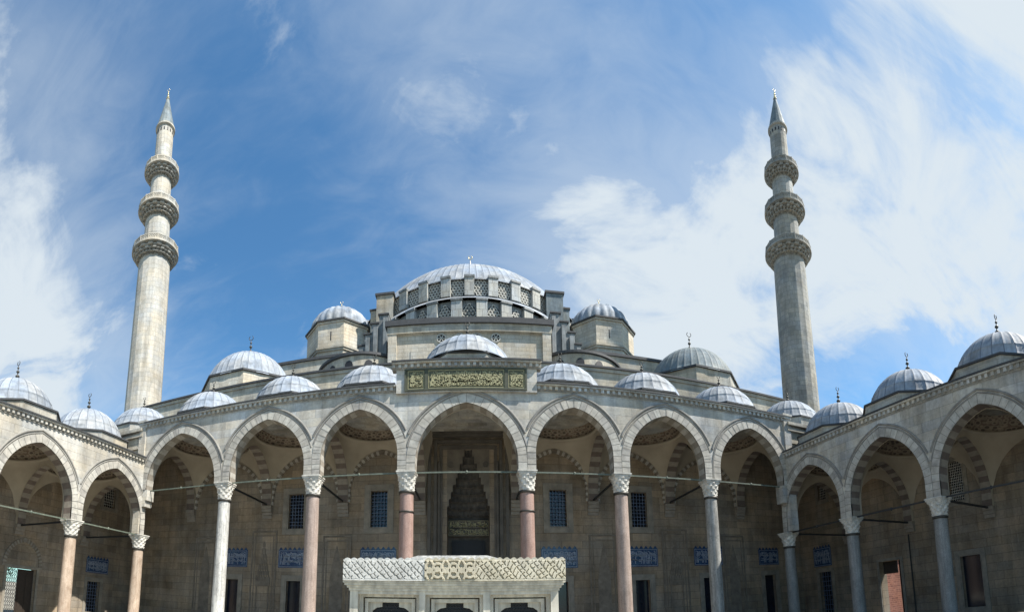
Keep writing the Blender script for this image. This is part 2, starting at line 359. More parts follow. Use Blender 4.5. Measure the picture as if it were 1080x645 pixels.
def roll(mb, fr, c, zs, cv, d, xl, w, r, m=0, n=6):
    A = offs(cv, d, xl); rows = []
    B = offs(cv, d + r, xl)
    ok = [abs(A[i][0] - B[i][0]) + abs(A[i][1] - B[i][1]) > r * .7 for i in range(len(A))]
    for i, (x, z) in enumerate(A):
        dx, dz = B[i][0] - x, B[i][1] - z; l = math.hypot(dx, dz) or 1; dx /= l; dz /= l
        rows.append([fr(c + x + dx * r * math.cos(a), w - r * 1.1 * math.sin(a), zs + z + dz * r * math.cos(a)) for a in [PI * q / n for q in range(n + 1)]])
    run = []
    for i in range(len(rows) + 1):
        if i < len(rows) and ok[i]: run.append(rows[i])
        else:
            if len(run) > 1: mb.grid(run, m, True)
            run = []

# ------------------------------------------------------------------ vaults
def vault(mb, fr, s0, s1, w0, w1, zs, sides, zc, dome_h, nphi=64):
    """pendentive vault over a bay, painted dome inside; sides = arch apex heights above zs for (front, back, left, right)"""
    cs, cw = (s0 + s1) / 2, (w0 + w1) / 2; hs, hw = (s1 - s0) / 2, (w1 - w0) / 2
    r = min(hs, hw) * .985
    rows = [[] for _ in range(9)]
    for q in range(nphi):
        ph = 2 * PI * q / nphi; cx, cy = math.cos(ph), math.sin(ph)
        k = min(hs / abs(cx) if abs(cx) > 1e-9 else 1e9, hw / abs(cy) if abs(cy) > 1e-9 else 1e9)
        ex, ey = cx * k, cy * k
        if abs(abs(ey) - hw) < 1e-6: za = arch_h(ex, hs - .02, sides[0] if ey < 0 else sides[1])
        else: za = arch_h(ey, hw - .02, sides[2] if ex < 0 else sides[3])
        for t in range(9):
            u = t / 8; f = math.sin(u * PI / 2)
            rows[t].append(fr(cs + ex + (cx * r - ex) * u, cw + ey + (cy * r - ey) * u, zs + za + (zc - zs - za) * f))
    mb.grid(rows, 0, True, None, True)
    # moulded ring then the painted dome
    prof = [(r, 0), (r - .1, .02), (r - .1, .16), (r, .18)]
    Rr = (r * r + dome_h ** 2) / (2 * dome_h)
    for q in range(1, 13):
        th = math.asin(min(1, r / Rr)) * (1 - q / 12); prof.append((max(.001, Rr * math.sin(th)), .18 + Rr * math.cos(th) - (Rr - dome_h)))
    R2 = []
    for rr, z in prof: R2.append([fr(cs + rr * math.cos(2 * PI * a / nphi), cw + rr * math.sin(2 * PI * a / nphi), zc + z) for a in range(nphi)])
    mb.grid(R2, 1, True, lambda a, b: (b * 40 / nphi, a * 1.3), True, lambda a, b: 0 if a < 3 else (1 if a < 10 or a > 12 else 0))
def roof_ring(mb, fr, s0, s1, w0, w1, z, r, m=0, n=48):
    cs, cw = (s0 + s1) / 2, (w0 + w1) / 2; hs, hw = (s1 - s0) / 2, (w1 - w0) / 2
    A, B = [], []
    for q in range(n):
        ph = 2 * PI * q / n; cx, cy = math.cos(ph), math.sin(ph)
        k = min(hs / abs(cx) if abs(cx) > 1e-9 else 1e9, hw / abs(cy) if abs(cy) > 1e-9 else 1e9)
        A.append(fr(cs + cx * k, cw + cy * k, z)); B.append(fr(cs + cx * r, cw + cy * r, z))
    mb.grid([A, B], m, False, None, True)

# ------------------------------------------------------------------ domes, finials, columns
def dome_mesh(mb, Rr, z0, z1, seams, c=(0, 0, 0), lip=.16, band=True, w=.055, hgt=.035, mats=(0, 1), nz=14, flat=1.0):
    """lead dome: sphere radius Rr centred at height 0, from z0 up to the pole; standing seams run up, one lap joint runs round"""
    th0 = math.acos(max(-1, min(1, z0 / (Rr * flat)))); prof = [(Rr * math.sin(th0) + lip, z0 - .16), (Rr * math.sin(th0) + lip, z0 - .10), (Rr * math.sin(th0) + .03, z0 + .02)]
    ths = [th0 * (1 - i / nz) for i in range(1, nz + 1)]
    if band:
        tb = th0 * .80
        ths = sorted(ths + [tb + .012, tb, tb - .012], reverse=True)
    for th in ths:
        rr = Rr * math.sin(th)
        if band and abs(th - tb) < 1e-6: rr += .03
        prof.append((max(rr, .02), Rr * flat * math.cos(th)))
    sub = 5; n = seams * (sub + 2)
    rows = []
    for k, (r, z) in enumerate(prof):
        row = []
        for sx in range(seams):
            a0 = 2 * PI * sx / seams; dw = min(w / max(r, .3), .5 * PI / seams)
            grow = hgt if k >= 2 and r > .35 else 0
            row.append((a0 - dw / 2, r + grow)); row.append((a0 + dw / 2, r + grow))
            for q in range(sub):
                f = (q + .5) / sub
                f = .02 + .96 * f
                row.append((a0 + dw / 2 + (2 * PI / seams - dw) * f, r))
        rows.append([(c[0] + r_ * math.cos(a), c[1] + r_ * math.sin(a), c[2] + z) for a, r_ in row])
    tbk = [i for i, (r, z) in enumerate(prof) if band and abs(z - Rr * flat * math.cos(tb)) < 1e-6]
    mb.grid(rows, 0, True, lambda a, b: ((b + .01) / (sub + 2), a / 4.0 + (b // (sub + 2)) * .37), True, lambda a, b: mats[1] if b % (sub + 2) == 0 or a in tbk else mats[0])
    mb.poly(rows[-1], 0)
def octagon(R, n=8, ph=PI / 8): return [(R * math.cos(2 * PI * k / n + ph), R * math.sin(2 * PI * k / n + ph)) for k in range(n)]
def finial_mesh(h, base=.16, crescent=True):
    mb = MB()
    p = [(base * 1.6, 0), (base * 1.5, .05 * h), (base * .35, .1 * h), (base * .3, .16 * h), (base * .95, .22 * h), (base * 1.0, .27 * h), (base * .3, .33 * h), (base * .25, .40 * h),
         (base * .75, .45 * h), (base * .75, .49 * h), (base * .22, .54 * h), (base * .2, .60 * h), (base * .5, .64 * h), (base * .5, .67 * h), (base * .15, .71 * h), (base * .12, .8 * h)]
    mb.lathe(p, 10)
    if crescent:
        r = min(h * .1, .26); n = 14
        for k in range(n):
            a0 = -PI + .6 + (2 * PI - 1.2) * k / n; a1 = -PI + .6 + (2 * PI - 1.2) * (k + 1) / n; zc = .88 * h
            mb.tube((r * math.sin(a0), 0, zc - r * math.cos(a0)), (r * math.sin(a1), 0, zc - r * math.cos(a1)), base * .16, 6)
    else:
        mb.lathe([(base * .12, .8 * h), (base * .3, .86 * h), (base * .03, h)], 8)
    return mb

def capital_mesh(r0, z1, half):
    """muqarnas capital: tiers of faceted lozenges swelling from the round shaft to a square slab"""
    mb = MB(); n = 32
    tiers = 5; rows = []
    for k in range(tiers * 2 + 1):
        f = k / (tiers * 2); z = f * z1 * .84
        base = r0 * 1.02 + (half * 1.0 - r0) * (f ** 1.25)
        row = []
        for a in range(n):
            th = 2 * PI * a / n
            sq = min(1 / max(abs(math.cos(th)), 1e-6), 1 / max(abs(math.sin(th)), 1e-6)); sq = 1 + (min(sq, 1.30) - 1) * f ** 2
            tri = abs(((a + (2 if (k // 2) % 2 else 0)) % 4) - 2) / 2
            amp = .16 * half * (1 if k % 2 else -.05)
            row.append(((base + amp * (tri - .35)) * sq * math.cos(th), (base + amp * (tri - .35)) * sq * math.sin(th), z))
        rows.append(row)
    mb.grid(rows, 0, False, None, True)
    h = half * 1.06
    mb.box(-h, h, -h, h, z1 * .84, z1 * .93); h *= 1.07; mb.box(-h, h, -h, h, z1 * .932, z1)
    return mb
def column_proto(parent, loc, zfoot, zr, ztop, r, half, mat, capmat='capital', extra=None):
    """column as a part: shaft mesh with base, collars and capital as sub-parts; local z measured from loc"""
    z0, zc, zt = zfoot - loc[2], zr - loc[2], ztop - loc[2]
    mb = MB(); H = zc - z0
    mb.lathe([(r * 1.08, z0 + .42), (r * 1.05, z0 + .6), (r * 1.04, z0 + H * .33), (r * 1.0, z0 + H * .66), (r * .95, zc)], 28)
    col = mb.build('column', mat, parent, loc, True)
    b = MB(); b.box(-r * 1.5, r * 1.5, -r * 1.5, r * 1.5, z0, z0 + .2); b.lathe([(r * 1.4, z0 + .202), (r * 1.45, z0 + .28), (r * 1.15, z0 + .34), (r * 1.2, z0 + .40), (r * 1.09, z0 + .44)], 24)
    b.build('base', 'marble', col, loc, True)
    k = MB(); k.lathe([(r * .97, zc - .09), (r * 1.10, zc - .07), (r * 1.12, zc + .05), (r * 1.0, zc + .07)], 24); k.build('collar', 'bronze', col, loc, True)
    if extra:
        k = MB(); k.lathe([(r * .97, zc - extra - .05), (r * 1.08, zc - extra - .04), (r * 1.08, zc - extra + .04), (r * .97, zc - extra + .05)], 24); k.build('collar', 'bronze', col, loc, True)
    c = capital_mesh(r, zt - zc - .05, half)
    c.v = [(x, y, z + zc + .05) for x, y, z in c.v]
    c.build('capital', capmat, col, loc, True)
    return col

# ------------------------------------------------------------------ wall with rectangular holes
def holed_wall(mb, fr, s0, s1, z0, z1, holes, w=0.0, depth=.4, m=0, mrev=0):
    S = sorted(set([s0, s1] + [h[0] for h in holes] + [h[1] for h in holes])); Z = sorted(set([z0, z1] + [h[2] for h in holes] + [h[3] for h in holes]))
    for i in range(len(S) - 1):
        for j in range(len(Z) - 1):
            cs, cz = (S[i] + S[i + 1]) / 2, (Z[j] + Z[j + 1]) / 2
            if any(h[0] < cs < h[1] and h[2] < cz < h[3] for h in holes): continue
            mb.poly([fr(S[i], w, Z[j]), fr(S[i + 1], w, Z[j]), fr(S[i + 1], w, Z[j + 1]), fr(S[i], w, Z[j + 1])], m)
    for h in holes:
        d = h[4] if len(h) > 4 else depth
        c = [(h[0], h[2]), (h[1], h[2]), (h[1], h[3]), (h[0], h[3])]
        for k in range(4):
            a, b = c[k], c[(k + 1) % 4]
            mb.poly([fr(a[0], w, a[1]), fr(b[0], w, b[1]), fr(b[0], w + d, b[1]), fr(a[0], w + d, a[1])], mrev)
def rect_frame(mb, fr, s0, s1, z0, z1, t, w0, w1, m=0, bottom=True):
    """moulding round a rectangle, outside it by t"""
    mb.box(s0 - t, s0, w0, w1, z0, z1, m, fr); mb.box(s1, s1 + t, w0, w1, z0, z1, m, fr)
    mb.box(s0 - t, s1 + t, w0, w1, z1, z1 + t, m, fr)
    if bottom: mb.box(s0 - t, s1 + t, w0, w1, z0 - t, z0, m, fr)
def window(parent, fr, s0, s1, z0, z1, grille=True, depth=.36, fmat='frame_stone', sill=True, wide=.24, nx=4, nz=8, gm='grille', bottom=True):
    """window: pane with frame and grille as sub-parts"""
    mb = MB(); mb.poly([fr(s0, depth - .02, z0), fr(s1, depth - .02, z0), fr(s1, depth - .02, z1), fr(s0, depth - .02, z1)])
    p = mb.build('window', 'glass', parent)
    f = MB(); rect_frame(f, fr, s0, s1, z0, z1, .1, -.035, .05, 0, bottom); rect_frame(f, fr, s0 - .102, s1 + .102, z0 - (.102 if bottom else 0), z1 + .102, wide, -.075, .02, 0, bottom)
    f.build('frame', fmat, p)
    if grille:
        g = MB()
        for i in range(1, nx + 1):
            s = s0 + (s1 - s0) * i / (nx + 1); g.tube(fr(s, .16, z0), fr(s, .16, z1), .022, 6)
        for j in range(1, nz + 1):
            z = z0 + (z1 - z0) * j / (nz + 1); g.tube(fr(s0, .16, z), fr(s1, .16, z), .022, 6)
            for i in range(1, nx + 1):
                s = s0 + (s1 - s0) * i / (nx + 1); x, y, zz = fr(s, .16, z)
                g.lathe([(.02, -.05), (.05, 0), (.02, .05)], 6, (x, y, zz))
        g.build('grille', gm, p)
    return p
def strokes(mb, fr, s0, s1, z0, z1, w0, w1, unit, rng, dens=1.0, m=0):
    """flowing calligraphic strokes (tall uprights, bowls, sweeps, dots) cut in relief inside a rectangle"""
    def ribbon(pts, wd):
        n = len(pts)
        L, Rr = [], []
        for i, (x, z) in enumerate(pts):
            a = pts[max(0, i - 1)]; b = pts[min(n - 1, i + 1)]; dx, dz = b[0] - a[0], b[1] - a[1]; l = math.hypot(dx, dz) or 1
            ww = wd * (.35 + .65 * math.sin(PI * min(1, (i + .6) / n)))
            L.append((x - dz / l * ww / 2, z + dx / l * ww / 2)); Rr.append((x + dz / l * ww / 2, z - dx / l * ww / 2))
        cl = lambda p: (max(s0, min(s1, p[0])), max(z0, min(z1, p[1])))
        L = [cl(p) for p in L]; Rr = [cl(p) for p in Rr]
        for i in range(n - 1):
            mb.poly([fr(L[i][0], w0, L[i][1]), fr(L[i + 1][0], w0, L[i + 1][1]), fr(Rr[i + 1][0], w0, Rr[i + 1][1]), fr(Rr[i][0], w0, Rr[i][1])], m)
            mb.poly([fr(L[i][0], w0, L[i][1]), fr(L[i + 1][0], w0, L[i + 1][1]), fr(L[i + 1][0], w1, L[i + 1][1]), fr(L[i][0], w1, L[i][1])], m)
            mb.poly([fr(Rr[i][0], w0, Rr[i][1]), fr(Rr[i + 1][0], w0, Rr[i + 1][1]), fr(Rr[i + 1][0], w1, Rr[i + 1][1]), fr(Rr[i][0], w1, Rr[i][1])], m)
    H = z1 - z0; s = s0 + unit * .3
    while s < s1 - unit * .2:
        k = rng.random()
        if k < .5:
            h = H * rng.uniform(.62, .95); ln = rng.uniform(-.05, .12) * H
            ribbon([(s + ln * t, z0 + H * .06 + (h - H * .06) * t) for t in (0, .25, .5, .75, 1)], unit * .36)
        if k > .25:
            r = unit * rng.uniform(.45, .8); zc = z0 + H * rng.uniform(.3, .46)
            ribbon([(s + r * (1 - math.cos(t)), zc - r * .8 * math.sin(t)) for t in [PI * q / 8 for q in range(9)]], unit * .34)
        if k > .55:
            zc = z0 + H * rng.uniform(.45, .85); L = unit * rng.uniform(1.0, 2.0)
            ribbon([(s + L * t, zc + H * .07 * math.sin(t * PI * 1.6)) for t in [q / 6 for q in range(7)]], unit * .3)
        for _ in range(2):
            if rng.random() < .65:
                x, z = s + rng.uniform(-.3, .9) * unit, z0 + H * rng.uniform(.1, .95); q = unit * .13
                ribbon([(x - q, z), (x, z + q * .2), (x + q, z)], q * 2.2)
        s += unit * rng.uniform(.5, .8) / dens
def tile_panel(parent, fr, s0, s1, z0, z1, seed):
    mb = MB(); mb.box(s0, s1, -.03, .05, z0, z1, 0, fr)
    n = int((s1 - s0) / .33)
    for i in range(n):
        c = s0 + (s1 - s0) * (i + .5) / n
        mb.prism([(c - .14, z1), (c + .14, z1), (c + .09, z1 + .1), (c, z1 + .2), (c - .09, z1 + .1)], -.028, .05, fr)
    rng = random.Random(seed); strokes(mb, fr, s0 + .14, s1 - .14, z0 + .15, z1 - .14, -.036, -.028, .17, rng, 1.3, 1)
    strokes(mb, fr, s0 + .14, s1 - .14, z0 + (z1 - z0) * .5, z1 - .14, -.037, -.028, .14, rng, 1.2, 1)
    rect_frame(mb, fr, s0 + .09, s1 - .09, z0 + .09, z1 - .09, .03, -.038, -.028, 1)
    return mb.build('tile_panel', ['tile', 'tilewhite'], parent)
def muqarnas(mb, fr, c, z0, z1, half, depth, tiers, back=True, m=0, power=.9):
    """stalactite hood: tiers of little niches stepping back towards a pointed top; w from 0 (face) to depth"""
    nz = tiers * 4; nx = 44; rows = []; ins = {}
    for j in range(nz + 1):
        t = j / nz; z = z0 + (z1 - z0) * t; k = min(tiers - 1, int(t * tiers)); tk = k / tiers; ft = t * tiers - k
        h = half * max(.03, (1 - tk) ** power); d = depth * (1 - tk) ** .8
        row = []
        for i in range(nx + 1):
            q = -1 + 2 * i / nx; s = c + half * q
            inside = abs(half * q) < h
            cells = max(1, 7 - k * .7)
            u = (half * q / h) * cells / 2 + (.5 if k % 2 else 0)
            scal = abs(math.sin(PI * u)) ** .7
            w = d * (.55 + .45 * math.sqrt(max(0, 1 - (half * q / h) ** 2))) * (1 - .0 * ft) - .10 * (1 - scal) + .08 * math.sin(PI * ft) if inside else -.002
            row.append(fr(s, max(-.004, w), z)); ins[(j, i)] = inside
        rows.append(row)
    mb.grid(rows, m, False, None, False, lambda a, b: 0 if ins[(a, b)] or ins[(a, b + 1)] else 1)
def niche(parent, fr, c, half, z0, z1, fancy, m='niche'):
    """shallow prayer-niche panel: moulded rectangular frame, recessed field, stalactite point"""
    mb = MB(); rect_frame(mb, fr, c - half, c + half, z0, z1, .12, -.05, .03)
    rect_frame(mb, fr, c - half * .78, c + half * .78, z0, z1 - .3, .07, -.03, .03)
    if fancy:
        hz = z1 - .55; n = 7
        for k in range(n):
            hw = half * .6 * (1 - (k / n) ** .8) + .05; za = z0 + (hz - z0) * (.52 + .46 * k / n); zb = z0 + (hz - z0) * (.52 + .46 * (k + 1) / n)
            cells = max(1, 6 - k)
            for q in range(cells):
                a = c - hw + 2 * hw * q / cells; b = c - hw + 2 * hw * (q + 1) / cells
                mb.prism([(a + .01, za), (b - .01, za), (b - .01, za + (zb - za) * .55), ((a + b) / 2, zb), (a + .01, za + (zb - za) * .55)], -.07 + .006 * k, .02, fr)
        mb.box(c - half * .66, c + half * .66, -.05, .02, z0 + (hz - z0) * .47, z0 + (hz - z0) * .52, 0, fr)
        rect_frame(mb, fr, c - half * .5, c + half * .5, z0, z0 + (hz - z0) * .46, .06, -.04, .02)
    else:
        hz = z1 - .6; pts = [(c - half * .5, z0), (c + half * .5, z0)] + [(c + half * .5 - half * .5 * t ** 1.4, z0 + (hz - z0) * (.6 + .4 * t)) for t in (0, .25, .5, .75, 1)] + [(c - half * .5 + half * .5 * t ** 1.4, z0 + (hz - z0) * (.6 + .4 * t)) for t in (.75, .5, .25, 0)]
        mb.prism(pts, -.025, .02, fr)
    return mb.build('niche', m, parent)

# ================================================================== layout (metres, courtyard axis along +Y)
D = 25.32; B = 31.92
FX = [-22.3, -15.15, -9.05, -3.44, 3.33, 8.86, 14.88, 21.3]     # front columns
CX = -.05
frF = frame((0, D), (1, 0), (0, 1))
ZS, ZR, ZTOP = 9.12, 7.95, 13.78                                    # springing, collar, wall top under cornice

# ------------------------------------------------------------------ ground
mb = MB(); n = 24; mb.poly([(-4000, -4000, GZ - .12), (4000, -4000, GZ - .12), (4000, 4000, GZ - .12), (-4000, 4000, GZ - .12)])
g = mb.build('ground', 'ground'); g['kind'] = 'structure'
mb = MB(); mb.box(-23.6, 22.6, -14, 26.5, GZ - .1, GZ); g = mb.build('courtyard_paving', 'paving'); g['kind'] = 'structure'

# ------------------------------------------------------------------ front portico
fp = thing('front_portico', 'tall curved-looking front arcade of seven wide pointed arches under a row of small lead domes', 'portico', (CX, D, GZ))
fp['label'] = 'tall front arcade of seven pointed arches, facing the courtyard and carrying an inscribed panel'
T0, T1 = -.35, .45
wall = MB(); rings = []
for i in range(7):
    s0, s1 = FX[i], FX[i + 1]; a = (s1 - s0) / 2 - (.50 if i not in (0, 6) else .62)
    rise = 13.04 - ZS if i == 3 else 12.9 - ZS
    cv = arch_wall(wall, frF, s0, s1, a, ZS, rise, ZTOP, T0, T1, 0, (1, 2), 1.22 if i == 3 else 1.25)
    rings.append(((s0 + s1) / 2, cv, ((s1 - s0) / 2 - .012, (s1 - s0) / 2 - .012)))
wall.poly([frF(FX[0], T0, ZTOP), frF(FX[-1], T0, ZTOP), frF(FX[-1], T1, ZTOP), frF(FX[0], T1, ZTOP)])
wall.build('arcade_wall', ['facade', 'vous_cream', 'vous_b'], fp)
for c, cv, xl in rings:
    mb = MB(); arch_ring(mb, frF, c, ZS, cv, 0, .50, xl, T0 - .035, T0 + .1, (0, 1, 0, 2, 1))
    r = mb.build('arch_ring', ['vous_a', 'vous_b', 'vous_c', 'joint'], fp)
    mb = MB(); roll(mb, frF, c, ZS, cv, .57, xl, T0 + .01, .05); roll(mb, frF, c, ZS, cv, .74, xl, T0 + .01, .085)
    mb.build('moulding', 'mould', r)
def cornice(parent, fr, s0, s1, z, w, step=.34, mat=('cornice', 'facade', 'edge'), name='cornice'):
    mb = MB()
    mb.box(s0, s1, w - .05, w + .35, z - .02, z + .06, 0, fr)
    n = int((s1 - s0) / step)
    for i in range(n):
        q = s0 + (s1 - s0) * i / n; mb.box(q + step * .08, q + step * .56, w - .17, w + .1, z + .063, z + .27, 1, fr)
    mb.box(s0, s1, w - .08, w + .3, z + .06, z + .273, 0, fr)
    mb.box(s0, s1, w - .24, w + .3, z + .276, z + .36, 1, fr); mb.box(s0, s1, w - .30, w + .35, z + .362, z + .45, 2, fr)
    return mb.build(name, mat, parent)
cornice(fp, frF, FX[0] + .25, CX - 4.05, ZTOP, T0); cornice(fp, frF, CX + 4.0, FX[-1] - .25, ZTOP, T0)
# corner pilasters rising above the side arcades
for s, x in ((1, FX[0]), (-1, FX[-1])):
    mb = MB(); mb.box(x - .3, x + .3, T0 - .12, T0 + .5, 5.9, 14.05, 0, frF); mb.box(x - .36, x + .36, T0 - .18, T0 + .5, 14.052, 14.25, 0, frF)
    mb.box(x - .42, x + .42, T0 - .24, T0 + .5, 14.252, 14.4, 0, frF)
    x0 = x + .302 if s > 0 else x - .8; mb.box(x0, x0 + .498, T0 + .004, T1 - .01, 8.35, ZS + .004, 0, frF); mb.box(x0, x0 + .35, T0 + .006, T1 - .02, 7.9, 8.35, 0, frF)
    mb.build('corner_pier', 'wing' if s > 0 else 'facade', fp)
# raised central block and its inscription
mb = MB(); mb.box(CX - 4.0, CX + 4.0, -.52, .2, 13.62, 15.02, 0, frF)
mb.box(CX - 4.0, CX + 4.0, .2, 6.55, 13.9, 15.3, 0, frF)
blk = mb.build('raised_parapet', 'facade', fp)
cornice(fp, frF, CX - 4.25, CX + 4.25, 15.03, -.52)
mb = MB(); rect_frame(mb, frF, CX - 3.42, CX + 3.32, 13.8, 14.92, .1, -.6, -.5); mb.box(CX - 3.42, CX + 3.32, -.545, -.5, 13.8, 14.92, 1, frF)
for x in (-2.32, 2.2): mb.box(x - .09, x + .09, -.6, -.5, 13.8, 14.92, 0, frF)
rng = random.Random(11)
for a, b in ((-3.38, -2.45), (-2.2, 2.08), (2.32, 3.22)):
    rect_frame(mb, frF, a + .03, b - .03, 13.85, 14.87, .03, -.57, -.545, 2)
    strokes(mb, frF, a + .08, b - .08, 13.9, 14.84, -.585, -.545, .22, rng, 1.5, 2)
    strokes(mb, frF, a + .08, b - .08, 14.3, 14.84, -.58, -.545, .14, rng, 1.2, 2)
    strokes(mb, frF, a + .08, b - .08, 13.9, 14.3, -.577, -.545, .16, rng, 1.3, 2)
mb.build('inscription_panel', ['insc_frame', 'insc_green', 'insc_gold'], fp)

# columns
colmat = {1: 'marble_white', 2: 'rose', 3: 'pink', 4: 'pink', 5: 'rose', 6: 'marble_grey'}
for i in range(1, 7):
    column_proto(fp, (FX[i], D + .05, GZ), GZ, ZR, ZS, .405, .485, colmat[i], extra=1.12 if i in (3, 4) else None)
# transverse arches, vaults, roof, domes
XB = lambda i: (FX[i] + .4, FX[i + 1] - .4)
for i in range(0, 8):
    fr = frame((FX[i], 0), (0, 1), (1, 0))
    mb = MB(); hb = 2.72; lo, hi = D + T1 - .02, B - .02
    arch_wall(mb, fr, lo, hi, (hi - lo) / 2 - .12 - .2, 9.0, 3.75, 13.75 if i not in (3, 4) else 15.4, -.38, .38, 2, (0, 1), 1.2, 12)
    o = mb.build('transverse_arch', ['vous_red', 'vous_cream', 'plaster'], fp)
    k = MB(); 
    for q, (zz, dd) in enumerate(((8.95, .34), (8.7, .26), (8.45, .16), (8.2, .08))): k.box(FX[i] - .4, FX[i] + .4, B - dd - .02, B + .05, zz - .24, zz)
    k.build('corbel', ['vous_cream'], o)
for i in range(7):
    x0, x1 = XB(i); mb = MB(); mid = i == 3
    vault(mb, frame((0, 0), (1, 0), (0, 1)), x0 - .02, x1 + .02, D + T1 - .03, B - .04, 9.0, (13.0 - 9, (15.55 if mid else 12.75) - 9, 3.85, 3.85), 15.75 if mid else 13.1, 1.75)
    mb.build('vault', ['plaster', 'orn'], fp)
mb = MB(); fid = frame((0, 0), (1, 0), (0, 1))
for i in range(7):
    if i != 3: roof_ring(mb, fid, FX[i], FX[i + 1], D + T0, B, ZTOP + .16, 2.42)
    else: roof_ring(mb, fid, FX[i] - .45, FX[i + 1] + .45, D - .3, B, 15.32, 2.55)
for a, b in ((-29.2, FX[0]), (FX[-1], 28.2)):
    roof_ring(mb, fid, a, b, D - .35, B, ZTOP + .16, 2.42)
    mb.poly([(a, D - .35, 11.0), (b, D - .35, 11.0), (b, D - .35, ZTOP + .16), (a, D - .35, ZTOP + .16)], 1)
    for x in ((a,) if a < -25 else (b,)): mb.poly([(x, D - .35, 8.0), (x, B, 8.0), (x, B, ZTOP + .16), (x, D - .35, ZTOP + .16)], 1)
    for zz, dd in ((12.3, .1), (13.2, .18), (13.62, .28)): mb.box(a, b, D - .35 - dd, D - .36, zz, zz + .22, 1)
mb.build('roof', ['lead_dark', 'hall'], fp)
def small_dome(parent, x, y, zc, ztop, Rr, oc, zbase, seams=26, fin=1.35, mat='lead', proto=None, stonemat='facade', ph=PI / 8):
    """lead dome part with its octagonal drum and finial as sub-parts; origin at the sphere centre"""
    loc = (x, y, zc)
    if proto: return copy_part(proto, parent, loc)
    mb = MB(); dome_mesh(mb, Rr, ztop - zc + .1, Rr, seams); d = mb.build('dome', [mat, 'seam'], parent, loc, True)
    k = MB(); q = octagon(oc, 8, ph); fl = frame((0, 0), (1, 0), (0, 1))
    f3 = lambda a, w, b: (a, b, w)
    k.prism(q, zbase - zc, ztop - zc - .13, f3, 0); q2 = octagon(oc + .1, 8, ph); k.prism(q2, ztop - zc - .128, ztop - zc - .02, f3, 1)
    q3 = octagon(oc + .02, 8, ph)
    k.grid([[(a, b, ztop - zc - .018) for a, b in q2], [(a * .9, b * .9, ztop - zc + .08) for a, b in q3]], 1, False, None, True)
    k.build('drum', [stonemat, 'edge'], d, loc, True)
    f = finial_mesh(fin, .15); f.v = [(a, b, c + Rr - .03) for a, b, c in f.v]; f.build('finial', 'bronze', d, loc, True)
    return d
P1 = None
DY = 28.62
for i in range(7):
    cx = (FX[i] + FX[i + 1]) / 2
    if i == 3: small_dome(fp, CX, DY, 15.77, 16.6, 3.1, 3.05, 15.3, 28, 1.5)
    else:
        o = small_dome(fp, cx, DY, 14.45, 15.02, 2.75, 2.95, 13.9, 26, 1.2, proto=P1); P1 = P1 or o
for x in (-25.8, 24.75): small_dome(fp, x, DY, 14.6, 15.02, 2.75, 2.95, 13.9, proto=P1)
# tie bars along the front and back to the wall
for i in range(7):
    mb = MB(); mb.bar((FX[i] + .1, D + .02, ZS - .02), (FX[i + 1] - .1, D + .02, ZS - .02), .07, .085)
    c = (FX[i] + FX[i + 1]) / 2; mb.lathe([(.02, -.1), (.07, -.05), (.07, .05), (.02, .1)], 8, (c, D + .02, ZS - .02)); mb.build('tie_bar', 'tie', fp)
for i in range(1, 7):
    mb = MB(); mb.bar((FX[i], D + .45, ZS - .06), (FX[i], B - .3, ZS - .08), .1, .12); mb.build('tie_bar', 'iron', fp)

